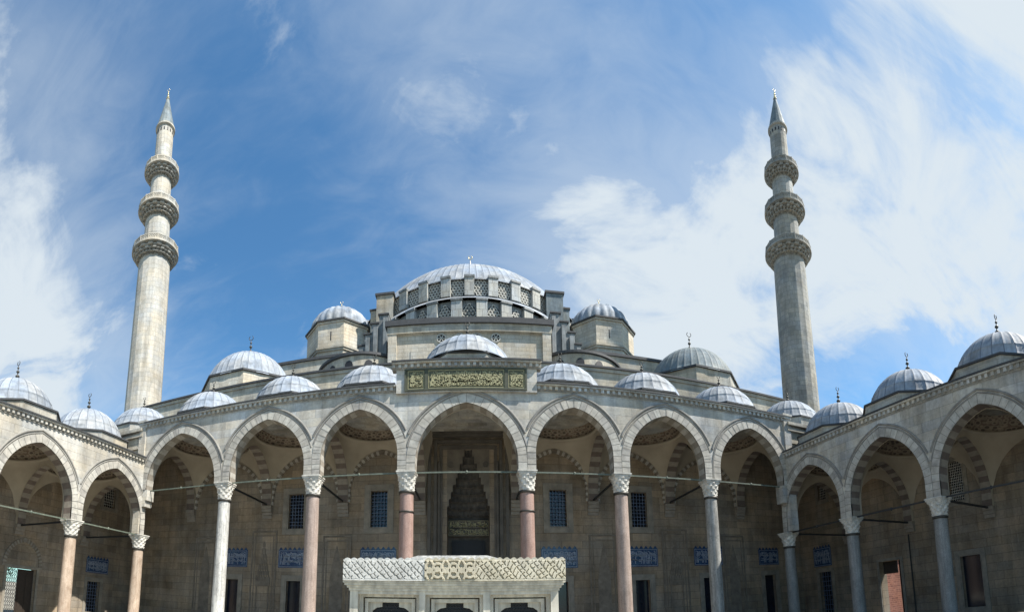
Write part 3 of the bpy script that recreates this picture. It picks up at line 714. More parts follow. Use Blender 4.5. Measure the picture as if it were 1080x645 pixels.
# ------------------------------------------------------------------ side porticos
def side(sign, xw, ys, label, mats, xb, redmats):
    """sign -1 = arcade on the left, +1 = right; ys = column positions from the corner towards the viewer"""
    root = thing('side_portico', label, 'portico', (xw, ys[0], GZ), 'lower side arcades of the courtyard')
    fr = frame((xw, 0), (0, 1), (sign, 0))
    zs, zr, apex, ztop = 5.87, 4.83, 10.04, 11.10
    wl = MB(); RG = []
    for i in range(len(ys) - 1):
        s1, s0 = ys[i], ys[i + 1]; a = (s1 - s0) / 2 - .46
        if i == 0: s1 += 0
        cv = arch_wall(wl, fr, s0, s1, a, zs, apex - zs, ztop, T0, T1, 0, (1, 2), 1.25)
        RG.append(((s0 + s1) / 2, cv, ((s1 - s0) / 2 - .012,) * 2))
    wl.poly([fr(ys[-1], T0, ztop), fr(ys[0], T0, ztop), fr(ys[0], T1, ztop), fr(ys[-1], T1, ztop)])
    wl.build('arcade_wall', ['wing' if sign < 0 else 'facade'] + redmats, root)
    for c, cv, xl in RG:
        mb = MB(); arch_ring(mb, fr, c, zs, cv, 0, .48, xl, T0 - .035, T0 + .1, (0, 1, 0, 2, 1)); r = mb.build('arch_ring', ['vous_a', 'vous_b', 'vous_c', 'joint'], root)
        mb = MB(); roll(mb, fr, c, zs, cv, .55, xl, T0 + .01, .045); roll(mb, fr, c, zs, cv, .70, xl, T0 + .01, .07); mb.build('moulding', 'mould', r)
    cornice(root, fr, ys[-1], ys[0] - .62, ztop, T0, mat=('cornice', 'wing' if sign < 0 else 'facade', 'edge'))
    for i, y in enumerate(ys):
        if i == len(ys) - 1: break
        column_proto(root, (xw + sign * .05, y, GZ), GZ, zr, zs, .40, .49, mats[min(i, len(mats) - 1)])
    ib = abs(xb - xw)
    for i, y in enumerate(ys):
        f2 = frame((0, y), (sign, 0), (0, 1)); lo, hi = abs(xw) + T1 - .02, abs(xb) - .02
        mb = MB(); arch_wall(mb, f2, lo, hi, (hi - lo) / 2 - .3, 5.9, 3.95, 10.9, -.36, .36, 2, (0, 1), 1.2, 12)
        o = mb.build('transverse_arch', ['vous_red', 'vous_cream', 'plaster'], root)
        k = MB()
        for zz, dd in ((5.88, .34), (5.63, .26), (5.38, .16)): k.box(min(sign * hi, sign * (hi - dd)) , max(sign * hi, sign * (hi - dd)), y - .38, y + .38, zz - .24, zz)
        k.build('corbel', 'vous_cream', o)
        mb = MB(); mb.bar((xw + sign * .45, y, zs - .06), (xb - sign * .3, y, zs - .06), .1, .12); mb.build('tie_bar', 'iron', root)
    rf = MB(); pd = None
    for i in range(len(ys) - 1):
        s1, s0 = ys[i] - .36, ys[i + 1] + .36
        mb = MB(); vault(mb, fr, s0 - .02, s1 + .02, T1 - .03, ib - .04, 5.9, (4.1, 3.9, 3.95, 3.95), 10.2, 1.7); mb.build('vault', ['plaster', 'orn'], root)
        roof_ring(rf, fr, ys[i + 1], ys[i], T0, ib + .6, ztop + .16, 2.42)
        mb = MB(); mb.bar((xw + sign * .02, ys[i] - .1, zs - .02), (xw + sign * .02, ys[i + 1] + .1, zs - .02), .07, .085)
        mb.lathe([(.02, -.1), (.07, -.05), (.07, .05), (.02, .1)], 8, (xw + sign * .02, (ys[i] + ys[i + 1]) / 2, zs - .02)); mb.build('tie_bar', 'tie' if sign < 0 else 'iron', root)
        pd2 = small_dome(root, xw + sign * 3.25, (ys[i] + ys[i + 1]) / 2, 12.2, 12.5, 2.75, 3.35, 11.2, 26, 1.45, proto=pd, stonemat='hall'); pd = pd or pd2
    rf.build('roof', 'lead_dark', root)
    return root, fr, ib
L, frL, iL = side(-1, -22.3, [25.45, 18.9, 12.4, 6.0, -.4, -6.8], 'sunlit lower side arcade with tan columns beside the pale minaret', ['tan', 'tan', 'tan'], -28.5, ['vous_cream', 'vous_red'])
Rt, frR, iR = side(1, 21.3, [25.8, 19.5, 13.05, 6.65, .3, -6.0], 'shaded lower side arcade with grey columns beside the shaded minaret', ['granite', 'granite', 'granite'], 27.6, ['vous_cream', 'vous_red'])
L['label'] = 'low side arcade in sunshine with tan columns, latticed doorway and three lead domes'
Rt['label'] = 'low side arcade in deep shade with grey columns and a red-brick view through its doorway'

# back wall of the left arcade: doorway with iron lattice, window, tile panel
fw = frame((-28.5, 0), (0, 1), (-1, 0))
mb = MB(); holes = [(18.25, 20.95, GZ, 2.65, .7), (26.3, 27.75, GZ + .8, 2.25, .4), (13.2, 14.6, GZ + .8, 2.25, .4), (27.35, 28.75, 8.85, 10.55, .4)]
holed_wall(mb, fw, -6.8, B, GZ, 11.05, holes); 
mb.poly([fw(-6.8, .8, GZ), fw(18.2, .8, GZ), fw(18.2, .8, 11), fw(-6.8, .8, 11)]); mb.poly([fw(21, .8, GZ), fw(B, .8, GZ), fw(B, .8, 11), fw(21, .8, 11)]); mb.poly([fw(18.2, .8, 2.7), fw(21, .8, 2.7), fw(21, .8, 11), fw(18.2, .8, 11)])
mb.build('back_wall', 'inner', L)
window(L, fw, 26.3, 27.75, GZ + .8, 2.25, True, bottom=True); window(L, fw, 13.2, 14.6, GZ + .8, 2.25, True)
tile_panel(L, fw, 26.0, 28.6, 3.0, 4.2, 51); tile_panel(L, fw, 12.6, 15.2, 3.0, 4.2, 52)
p = window(L, fw, 27.35, 28.75, 8.85, 10.55, True, .3, 'frame_stone', nx=5, nz=6, gm='lattice')
mb = MB(); cv = arch_curve(1.5, 1.9, 1.2); arch_ring(mb, fw, 19.6, 2.75, cv, 0, .3, (1.9, 1.9), -.06, .05); rect_frame(mb, fw, 18.25, 20.95, GZ, 2.65, .22, -.07, .05, 0, False)
dw = mb.build('doorway', ['frame_stone', 'niche'], L)
mb = MB(); mb.box(19.45, 20.9, .3, .38, GZ, 2.6, 0, fw)
for q in (19.6, 20.22): mb.box(q, q + .55, .27, .3, GZ + .3, 2.3, 0, fw)
mb.build('door', 'wood', dw)
mb = MB()
for k in range(6):
    for j in range(13):
        x, y, z = fw(18.35 + .19 * k, .35, GZ + .2 + .29 * j)
        for q in range(10): mb.tube((x, y + .1 * math.cos(q * PI / 5), z + .13 * math.sin(q * PI / 5)), (x, y + .1 * math.cos((q + 1) * PI / 5), z + .13 * math.sin((q + 1) * PI / 5)), .018, 5)
mb.build('lattice', 'iron', dw)
# back wall of the right arcade
fw2 = frame((27.6, 0), (0, 1), (1, 0))
mb = MB(); holes = [(20.75, 22.85, GZ, 3.3, .8), (28.2, 29.65, GZ + .6, 3.1, .4), (14.15, 15.7, GZ + .55, 2.9, .4), (14.8, 15.95, 6.7, 9.4, .4), (28.05, 28.95, 9.3, 10.6, .4), (7.6, 9.0, GZ + .55, 2.9, .4)]
holed_wall(mb, fw2, -6.0, B, GZ, 11.05, holes)
mb.poly([fw2(-6, .8, GZ), fw2(20.75, .8, GZ), fw2(20.75, .8, 11), fw2(-6, .8, 11)]); mb.poly([fw2(22.85, .8, GZ), fw2(B, .8, GZ), fw2(B, .8, 11), fw2(22.85, .8, 11)]); mb.poly([fw2(20.75, .8, 3.3), fw2(22.85, .8, 3.3), fw2(22.85, .8, 11), fw2(20.75, .8, 11)])
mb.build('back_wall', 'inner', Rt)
window(Rt, fw2, 28.2, 29.65, GZ + .6, 3.1, True); window(Rt, fw2, 14.15, 15.7, GZ + .55, 2.9, False, wide=.3); window(Rt, fw2, 7.6, 9.0, GZ + .55, 2.9, False, wide=.3)
tile_panel(Rt, fw2, 28.0, 30.2, 3.6, 5.2, 61)
window(Rt, fw2, 14.8, 15.95, 6.7, 9.4, True, .3, nx=7, nz=14, gm='lattice'); window(Rt, fw2, 28.05, 28.95, 9.3, 10.6, True, .3, nx=4, nz=5, gm='lattice')
mb = MB(); rect_frame(mb, fw2, 20.75, 22.85, GZ, 3.3, .2, -.07, .05, 0, False); dw = mb.build('doorway', ['frame_stone'], Rt)
mb = MB(); mb.box(20.72, 20.8, -.02, .9, GZ, 3.28, 0, fw2); mb.build('jamb', 'marble', dw)
mb = MB(); mb.box(20.82, 21.35, .5, .58, GZ, 3.28, 0, fw2); mb.box(21.5, 22.84, .5, .58, 2.35, 3.28, 0, fw2); mb.build('door', 'wood', dw)
mb = MB(); mb.box(21.36, 21.49, .82, 1.05, GZ, 2.9, 0, fw2); mb.tube(fw2(21.42, .93, 2.9), fw2(21.1, .93, 3.25), .07, 8); mb.build('post', 'marble', dw)
mb = MB(); mb.lathe([(.05, GZ), (.05, 5.0)], 8, (27.5, 19.75, 0)); mb.build('downpipe', 'iron', Rt)
# things outside the side doors
mb = MB(); mb.box(28.6, 40, 23.2, 23.7, GZ - .12, 3.4); mb.box(28.55, 40.1, 23.1, 23.8, 3.402, 3.5, 0)
o = mb.build('brick_wall', 'redbrick', None, (33, 23.4, GZ - .12)); o['label'] = 'red brick wall in sunlight seen through the shaded arcade doorway'; o['category'] = 'wall'
tr = thing('tree', 'leafy green tree seen behind the iron lattice of the doorway', 'tree', (-36, 21.5, GZ))
mb = MB(); mb.tube((-36, 21.5, GZ - .12), (-35.9, 21.4, 2.0), .28, 10, 0, .2); mb.tube((-35.9, 21.4, 2.0), (-35.2, 21.8, 4.2), .17, 8, 0, .08); mb.tube((-35.9, 21.4, 1.9), (-36.8, 20.8, 4.0), .17, 8, 0, .08); mb.build('trunk', 'bark', tr)
mb = MB(); rg = random.Random(3)
for k in range(2600):
    cl = rg.choice([(-35.2, 21.8, 4.0, 1.8), (-36.8, 20.8, 3.8, 1.7), (-36, 22.4, 3.0, 1.5), (-35.6, 20.2, 2.6, 1.5), (-36.2, 21.4, 5.2, 1.6)])
    v = Vector((rg.gauss(0, 1), rg.gauss(0, 1), rg.gauss(0, 1))).normalized() * cl[3] * rg.random() ** .45; c = Vector(cl[:3]) + v
    a = Vector((rg.gauss(0, 1), rg.gauss(0, 1), rg.gauss(0, 1))).normalized(); b = a.orthogonal().normalized(); s = rg.uniform(.07, .13)
    mb.poly([c - a * s, c + b * s * .5, c + a * s, c - b * s * .5])
mb.build('crown', 'leaf', tr)

# ------------------------------------------------------------------ mosque
mq = thing('mosque', 'great stone mosque whose huge lead dome rises on stepped drums behind the front arcade', 'mosque', (CX, B, GZ))
frB = frame((0, B), (1, 0), (0, 1))
bays = [(FX[i] + FX[i + 1]) / 2 for i in range(7)]
tcs = {0: -18.0, 1: -12.75, 2: -6.4, 4: 6.32, 5: 12.45, 6: 18.1}
holes = [(CX - 1.5, CX + 1.5, GZ, 12.7, 1.6), (CX - .36, CX + .3, 14.75, 15.6, .5)]
lows = [(c - .56, c + .56, GZ + 1.0, 3.22) for c in tcs.values()] + [(23.4, 24.5, GZ + 1.0, 3.22)]
ups = [(tcs[i] - .62, tcs[i] + .6, 7.15, 9.8) for i in (1, 2, 4, 5)]
mb = MB(); holed_wall(mb, frB, -29, 28.4, GZ, 15.9, [h + (.4,) for h in lows] + [h + (.4,) for h in ups] + holes)
mb.poly([(-29, B, 15.9), (28.4, B, 15.9), (28.4, B, 19.0), (-29, B, 19.0)], 1)
mb.poly([(-29, B + 2.2, GZ), (28.4, B + 2.2, GZ), (28.4, B + 2.2, 19.0), (-29, B + 2.2, 19.0)], 1)
mb.poly([(-29, B, 19.0), (28.4, B, 19.0), (28.4, B + 2.2, 19.0), (-29, B + 2.2, 19.0)], 1)
for x in (-29, 28.4): mb.poly([(x, B, GZ), (x, B + 14, GZ), (x, B + 14, 19), (x, B, 19)], 1)
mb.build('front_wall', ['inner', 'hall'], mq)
mb = MB(); mb.box(-29.2, 28.6, B - .12, B + 2.4, 19.002, 19.25); mb.box(-29.3, 28.7, B - .25, B + 2.5, 19.252, 19.4, 1); mb.build('cornice', ['hall', 'edge'], mq)
for h in lows: window(mq, frB, h[0], h[1], h[2], h[3], False, .38, 'frame_stone', wide=.3)
for h in ups: window(mq, frB, h[0], h[1], h[2], h[3], True, .36, 'frame_stone', wide=.36, nx=4, nz=9)
for k, (i, c) in enumerate(tcs.items()): tile_panel(mq, frB, c - 1.3, c + 1.3, 4.2, 5.55, 20 + k)
tile_panel(mq, frB, 22.9, 25.0, 4.1, 5.4, 30)
for x, f in ((-15.3, True), (-9.45, False), (9.55, False), (15.2, True), (-20.6, False), (20.4, False)): niche(mq, frB, x, .95, GZ + .8, 6.9 if f else 6.45, f)
# wall arches framing each bay on the back wall
for i in range(7):
    if i == 3: continue
    c = bays[i]; a = (FX[i + 1] - FX[i]) / 2 - .5; mb = MB(); arch_ring(mb, frB, c, 9.0, arch_curve(a, 3.5, 1.2), 0, .26, (a + .4, a + .4), -.2, .02); mb.build('wall_arch', ['vous_b', 'niche'], mq)
# portal
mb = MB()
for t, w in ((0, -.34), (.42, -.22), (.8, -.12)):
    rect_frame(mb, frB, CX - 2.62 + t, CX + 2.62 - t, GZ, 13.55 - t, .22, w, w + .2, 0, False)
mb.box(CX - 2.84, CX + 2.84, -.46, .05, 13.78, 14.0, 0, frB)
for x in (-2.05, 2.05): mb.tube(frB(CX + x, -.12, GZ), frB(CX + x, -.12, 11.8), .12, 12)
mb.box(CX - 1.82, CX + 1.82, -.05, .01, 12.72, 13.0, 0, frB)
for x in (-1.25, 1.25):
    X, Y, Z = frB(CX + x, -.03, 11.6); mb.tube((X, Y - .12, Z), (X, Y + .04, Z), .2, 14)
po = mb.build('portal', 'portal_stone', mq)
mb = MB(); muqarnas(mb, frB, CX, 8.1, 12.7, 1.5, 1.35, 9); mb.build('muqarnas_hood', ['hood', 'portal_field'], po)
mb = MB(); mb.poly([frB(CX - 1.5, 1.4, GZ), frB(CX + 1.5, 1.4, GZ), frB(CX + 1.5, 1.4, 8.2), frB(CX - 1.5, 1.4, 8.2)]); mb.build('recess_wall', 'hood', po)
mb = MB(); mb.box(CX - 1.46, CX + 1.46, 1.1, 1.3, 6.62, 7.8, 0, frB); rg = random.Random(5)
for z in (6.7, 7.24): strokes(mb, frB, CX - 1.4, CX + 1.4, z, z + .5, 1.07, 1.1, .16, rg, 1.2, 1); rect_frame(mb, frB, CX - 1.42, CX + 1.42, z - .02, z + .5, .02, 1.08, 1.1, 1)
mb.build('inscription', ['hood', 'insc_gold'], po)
mb = MB(); mb.box(CX - 1.2, CX + 1.2, 1.25, 1.38, GZ, 6.3, 0, frB); mb.build('door', 'dark', po)
mb = MB(); mb.poly([frB(CX - .36, .45, 14.75), frB(CX + .3, .45, 14.75), frB(CX + .3, .45, 15.6), frB(CX - .36, .45, 15.6)]); mb.build('window', 'dark', mq)

# stepped masses
mb = MB(); mb.box(-28.8, 28.2, B + 2.3, 46, 17, 18.9, 1)
mb.box(-27, 27, 45, 78, 16, 28.1, 0); mb.build('hall_walls', ['hall', 'lead_dark'], mq)
mb = MB(); mb.box(-27.15, 27.15, 44.8, 78.2, 28.102, 28.4, 0); mb.build('hall_cornice', 'edge', mq)
# front screen wall below the dome
mb = MB(); ty = 41.0; mb.box(-7.75, 7.7, ty, ty + 4.5, 18, 28.0)
for x in (-7.76, 6.9): mb.box(x, x + .82, ty - .25, ty + .02, 18, 27.3)
mb.box(-6.93, 6.88, ty - .14, ty + .02, 27.25, 27.301); mb.box(-5.6, -2.4, ty - .04, ty + .02, 18, 25.6); mb.box(2.2, 5.6, ty - .04, ty + .02, 18, 25.6)
tw = mb.build('screen_wall', 'turret', mq)
mb = MB(); mb.box(-7.85, 7.8, ty - .3, ty + 4.4, 27.302, 28.05); mb.box(-8.05, 8.0, ty - .5, ty + 4.4, 28.052, 28.6, 1); mb.build('cornice', ['hall', 'edge'], mq)
for k, u in enumerate((-2.68, -.92, .73, 2.47)):
    mb = MB(); x = u; mb.tube((x, ty - .03, 26.75), (x, ty + .05, 26.75), .36, 18); w = mb.build('round_window', 'dark', mq)
    mb = MB()
    for q in range(18):
        a0, a1 = 2 * PI * q / 18, 2 * PI * (q + 1) / 18; mb.bar((x + .42 * math.cos(a0), ty - .05, 26.75 + .42 * math.sin(a0)), (x + .42 * math.cos(a1), ty - .05, 26.75 + .42 * math.sin(a1)), .12, .1)
    for q in range(6): mb.tube((x, ty - .05, 26.75), (x + .36 * math.cos(q * PI / 3), ty - .05, 26.75 + .36 * math.sin(q * PI / 3)), .05, 6)
    mb.build('frame', 'lattice', w)
# drums with windows between buttresses
def drum(cx, cy, r, z0, z1, n, a_span, off, name, bh, bw, win_r):
    """wall ring with buttresses; a window with pierced lattice between each pair; angles from the front (-Y)"""
    P = lambda a, rr: (cx + rr * math.sin(a), cy - rr * math.cos(a))
    mb = MB(); m = 96; rows = []
    for z in (z0, z1): rows.append([P(-a_span + 2 * a_span * k / m, r) + (z,) for k in range(m + 1)])
    mb.grid(rows, 0, False); root = mb.build(name, 'lead_dark', mq)
    st = 2 * PI / n; ks = [k for k in range(-n, n + 1) if abs(k * st + off) <= a_span]
    for k in ks:
        a = k * st + off; ux = (math.cos(a), math.sin(a)); nn = (-math.sin(a), math.cos(a)); Pc = P(a, r)
        f = frame(Pc, ux, nn); b = MB()
        b.box(-bw / 2, bw / 2, -.45, .1, z0, z1 - .25, 0, f); b.box(-bw / 2 - .05, bw / 2 + .05, -.55, .1, z1 - .248, z1 - .02, 1, f)
        pr = [(-.55, z1 - .018), (.1, z1 - .018), (.1, z1 + .12)]
        i = b.add([f(-bw / 2 - .05, w, z) for w, z in pr] + [f(bw / 2 + .05, w, z) for w, z in pr])
        for q in ((0, 1, 2), (5, 4, 3), (0, 3, 4, 1), (1, 4, 5, 2), (2, 5, 3, 0)): b.face([i + e for e in q], 1)
        b.build('buttress', ['cladding', 'lead_dark'], root)
    for k in ks[:-1]:
        a = (k + .5) * st + off; ux = (math.cos(a), math.sin(a)); nn = (-math.sin(a), math.cos(a)); f = frame(P(a, r * .9985), ux, nn)
        zz0, hw = z0 + .25, win_r; hgt = (z1 - z0) * .80
        cv = arch_curve(hw, hgt - (z1 - z0) * .28, 1.1, 8); pts = [(-hw, zz0)] + [(x, zz0 + (z1 - z0) * .28 + z) for x, z in cv] + [(hw, zz0)]
        b = MB(); b.prism(pts, -.03, .05, f); w = b.build('window', 'dark', root)
        b = MB(); sp = .36
        for ii in range(-4, 5):
            for jj in range(12):
                x = ii * sp + (sp / 2 if jj % 2 else 0); z = zz0 + .18 + jj * sp * .86
                top = zz0 + (z1 - z0) * .28 + arch_h(x, hw, hgt - (z1 - z0) * .28, 1.1)
                if abs(x) > hw - .06 or z > top - .06: continue
                # pierced plaster: ring round each hole
                for q in range(6):
                    a0, a1 = q * PI / 3 + PI / 6, (q + 1) * PI / 3 + PI / 6; rr = sp * .5
                    b.bar(f(x + rr * math.cos(a0), -.06, z + rr * math.sin(a0)), f(x + rr * math.cos(a1), -.06, z + rr * math.sin(a1)), .05, .125)
        b.build('lattice', 'lattice', w)
    return root
drum(CX, 60.5, 15.0, 34.1, 36.4, 38, 1.15, 0, 'upper_drum', 2.8, 1.02, .66)
drum(CX, 55.5, 12.5, 28.55, 32.0, 32, 1.2, PI / 32, 'lower_drum', 3.2, 1.08, .62)
mb = MB(); A = []; Bq = []; m = 64
for k in range(m + 1):
    a = -1.25 + 2.5 * k / m; A.append((CX + 12.95 * math.sin(a), 55.5 - 12.95 * math.cos(a), 32.02)); Bq.append((CX + 15.0 * math.sin(a) , 60.5 - 15.0 * math.cos(a), 34.25))
mb.grid([A, Bq], 0, True); mb.build('half_dome_roof', 'lead', mq)
# main dome
mb = MB(); 
loc = (CX, 60.5, 36.2); r = 15.05; h = 9.0; Rr = (r * r + h * h) / (2 * h)
dome_mesh(mb, Rr, Rr - h, Rr, 120, (0, 0, -(Rr - h)), .25, False, .085, .03, (0, 1), 26)
d = mb.build('main_dome', ['lead', 'seam'], mq, loc, True)
f = finial_mesh(6.6, .36); f.v = [(a, b, c + h - .05) for a, b, c in f.v]; f.build('finial', 'gold', d, loc, True)
mb = MB(); mb.lathe([(15.0, 28.0), (15.0, 36.2)], 72, (CX, 60.9, 0), cap=False); mb.build('drum_core', 'lead_dark', mq)
# big side buttress towers and stepped arches
for s in (-1, 1):
    X = lambda a: CX + s * a
    def bx(mb, a0, a1, y0, y1, z0, z1, m=0): mb.box(min(X(a0), X(a1)), max(X(a0), X(a1)), y0, y1, z0, z1, m)
    mb = MB(); bx(mb, 8.5, 10.4, 47.2, 53, 27, 36.2); bx(mb, 8.35, 10.55, 47.05, 53.1, 36.202, 36.45, 1)
    bx(mb, 10.402, 11.4, 48.6, 53, 27, 35.4); bx(mb, 10.41, 11.5, 48.5, 53.1, 35.402, 35.6, 1)
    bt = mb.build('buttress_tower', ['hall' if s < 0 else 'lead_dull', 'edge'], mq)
    mb = MB(); f = frame((X(8.5), 50.2), (0, 1), (-s, 0)); 
    pts = [(-.8, 31.5)] + [(x, 33.4 + z) for x, z in arch_curve(.8, 1.1, 1.1, 6)] + [(.8, 31.5)]
    mb.prism(pts, -.05 - .0, .05, lambda a, w, b: (X(8.46) + (0), 50.2 + a, b) if w < 0 else (X(8.6), 50.2 + a, b)); mb.build('opening', 'dark', bt)
    mb = MB(); st = [(8.2, 31.2), (9.2, 30.3), (10.0, 29.2), (10.7, 28.0), (11.3, 26.7), (11.9, 25.2)]
    for (a, z), (b, _) in zip(st, st[1:] + [(12.6, 0)]):
        bx(mb, a, b, 43.4, 50, 18, z); bx(mb, a - .02, b + .12, 43.25, 50.1, z + .002, z + .16, 1)
    for k, (a, z) in enumerate(st): bx(mb, a + .1, a + .5, 43.0, 43.4, 18, z - .5)
    mb.build('stepped_arch', ['lead_dark', 'edge'], mq)
    # exedra: low curved wall under each turret
    mb = MB(); cx, cy, r = X(11.0), 45.5, 4.9; A = []
    rows = [[(cx + r * math.sin(a), cy - r * math.cos(a), z) for a in [-1.5 + 3.0 * k / 40 for k in range(41)]] for z in (18, 25.6)]
    mb.grid(rows, 0, False); ex = mb.build('exedra', 'hall', mq)
    mb = MB(); mb.grid([[(cx + q * math.sin(a), cy - q * math.cos(a), z) for a in [-1.5 + 3.0 * k / 40 for k in range(41)]] for q, z in ((r, 25.45), (r + .22, 25.5), (r + .22, 25.75), (.3, 26.9))], 0, False, None, False, lambda a, b: 0 if a < 2 else 1); mb.build('roof', ['edge', 'lead'], ex)
    for a in (-.5, -.1, .3, .7):
        ux = (math.cos(a), math.sin(a)); nn = (-math.sin(a), math.cos(a)); f = frame((cx + r * math.sin(a), cy - r * math.cos(a)), ux, nn)
        w = MB(); w.prism([(-.4, 23.6)] + [(x, 24.4 + z) for x, z in arch_curve(.4, .6, 1.1, 6)] + [(.4, 23.6)], -.04, .05, f); w.build('window', 'dark', ex)
    # octagonal weight turret with melon dome
    cx, cy = X(15.6), 50.7; f3 = lambda a, w, b: (cx + a, cy + b, w); ro = 4.02
    mb = MB(); q = octagon(ro); mb.prism(q, 18, 33.5, f3); tu = mb.build('turret', 'turret', mq)
    mb = MB(); mb.prism(octagon(ro + .16), 30.1, 30.35, f3); mb.prism(octagon(ro + .28), 30.352, 30.55, f3); mb.build('string_course', 'hall', tu)
    mb = MB(); mb.prism(octagon(ro + .14), 33.502, 33.72, f3); mb.prism(octagon(ro + .3), 33.722, 33.9, f3, 1); mb.build('cornice', ['turret', 'edge'], tu)
    mb = MB(); n = 24 * 6; Rs = 3.72; prof = [(Rs, -.1), (Rs, .1)] + [(max(.02, Rs * math.cos(t)), .1 + .86 * Rs * math.sin(t)) for t in [PI / 2 * k / 14 for k in range(1, 15)]]
    mb.lathe(prof, n, (cx, cy, 33.9), 0, True, lambda k, t: .16 * (abs(math.sin(12 * t)) - .5) * min(1, prof[k][0] / 1.5), 0, False)
    dm = mb.build('dome', 'lead', tu)
    f = finial_mesh(1.6, .16); f.v = [(a + cx, b + cy, c + 33.9 + 3.25) for a, b, c in f.v]; f.build('finial', 'gold', dm)
    mb = MB(); mb.box(cx - .06, cx + .06, cy - ro * math.cos(PI / 8) - .01, cy - ro * math.cos(PI / 8) + .1, 31.4, 32.5); mb.build('slit', 'dark', tu)
    # corner dome over the side bay
    cx, cy = X(21.8), 39.7; f3 = lambda a, w, b: (cx + a, cy + b, w); ro = 4.75
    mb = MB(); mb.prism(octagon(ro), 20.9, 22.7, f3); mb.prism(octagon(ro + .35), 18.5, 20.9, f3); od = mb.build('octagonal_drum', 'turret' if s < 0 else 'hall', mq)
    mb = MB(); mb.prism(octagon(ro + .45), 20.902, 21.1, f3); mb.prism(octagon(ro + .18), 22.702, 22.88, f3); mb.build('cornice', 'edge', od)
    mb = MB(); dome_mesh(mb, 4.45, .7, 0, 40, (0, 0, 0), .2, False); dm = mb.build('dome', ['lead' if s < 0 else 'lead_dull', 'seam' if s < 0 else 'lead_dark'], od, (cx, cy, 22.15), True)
    f = finial_mesh(2.4, .2); f.v = [(a, b, c + 4.4) for a, b, c in f.v]; f.build('finial', 'bronze', dm, (cx, cy, 22.15), True)
    # raking roof pieces beside the corner dome
    mb = MB(); bx(mb, 13.0, 27, 36.5, 45, 18, 20.6); bx(mb, 12.9, 27.1, 36.35, 45, 20.602, 20.8, 1); mb.build('side_roof', ['hall', 'edge'], mq)

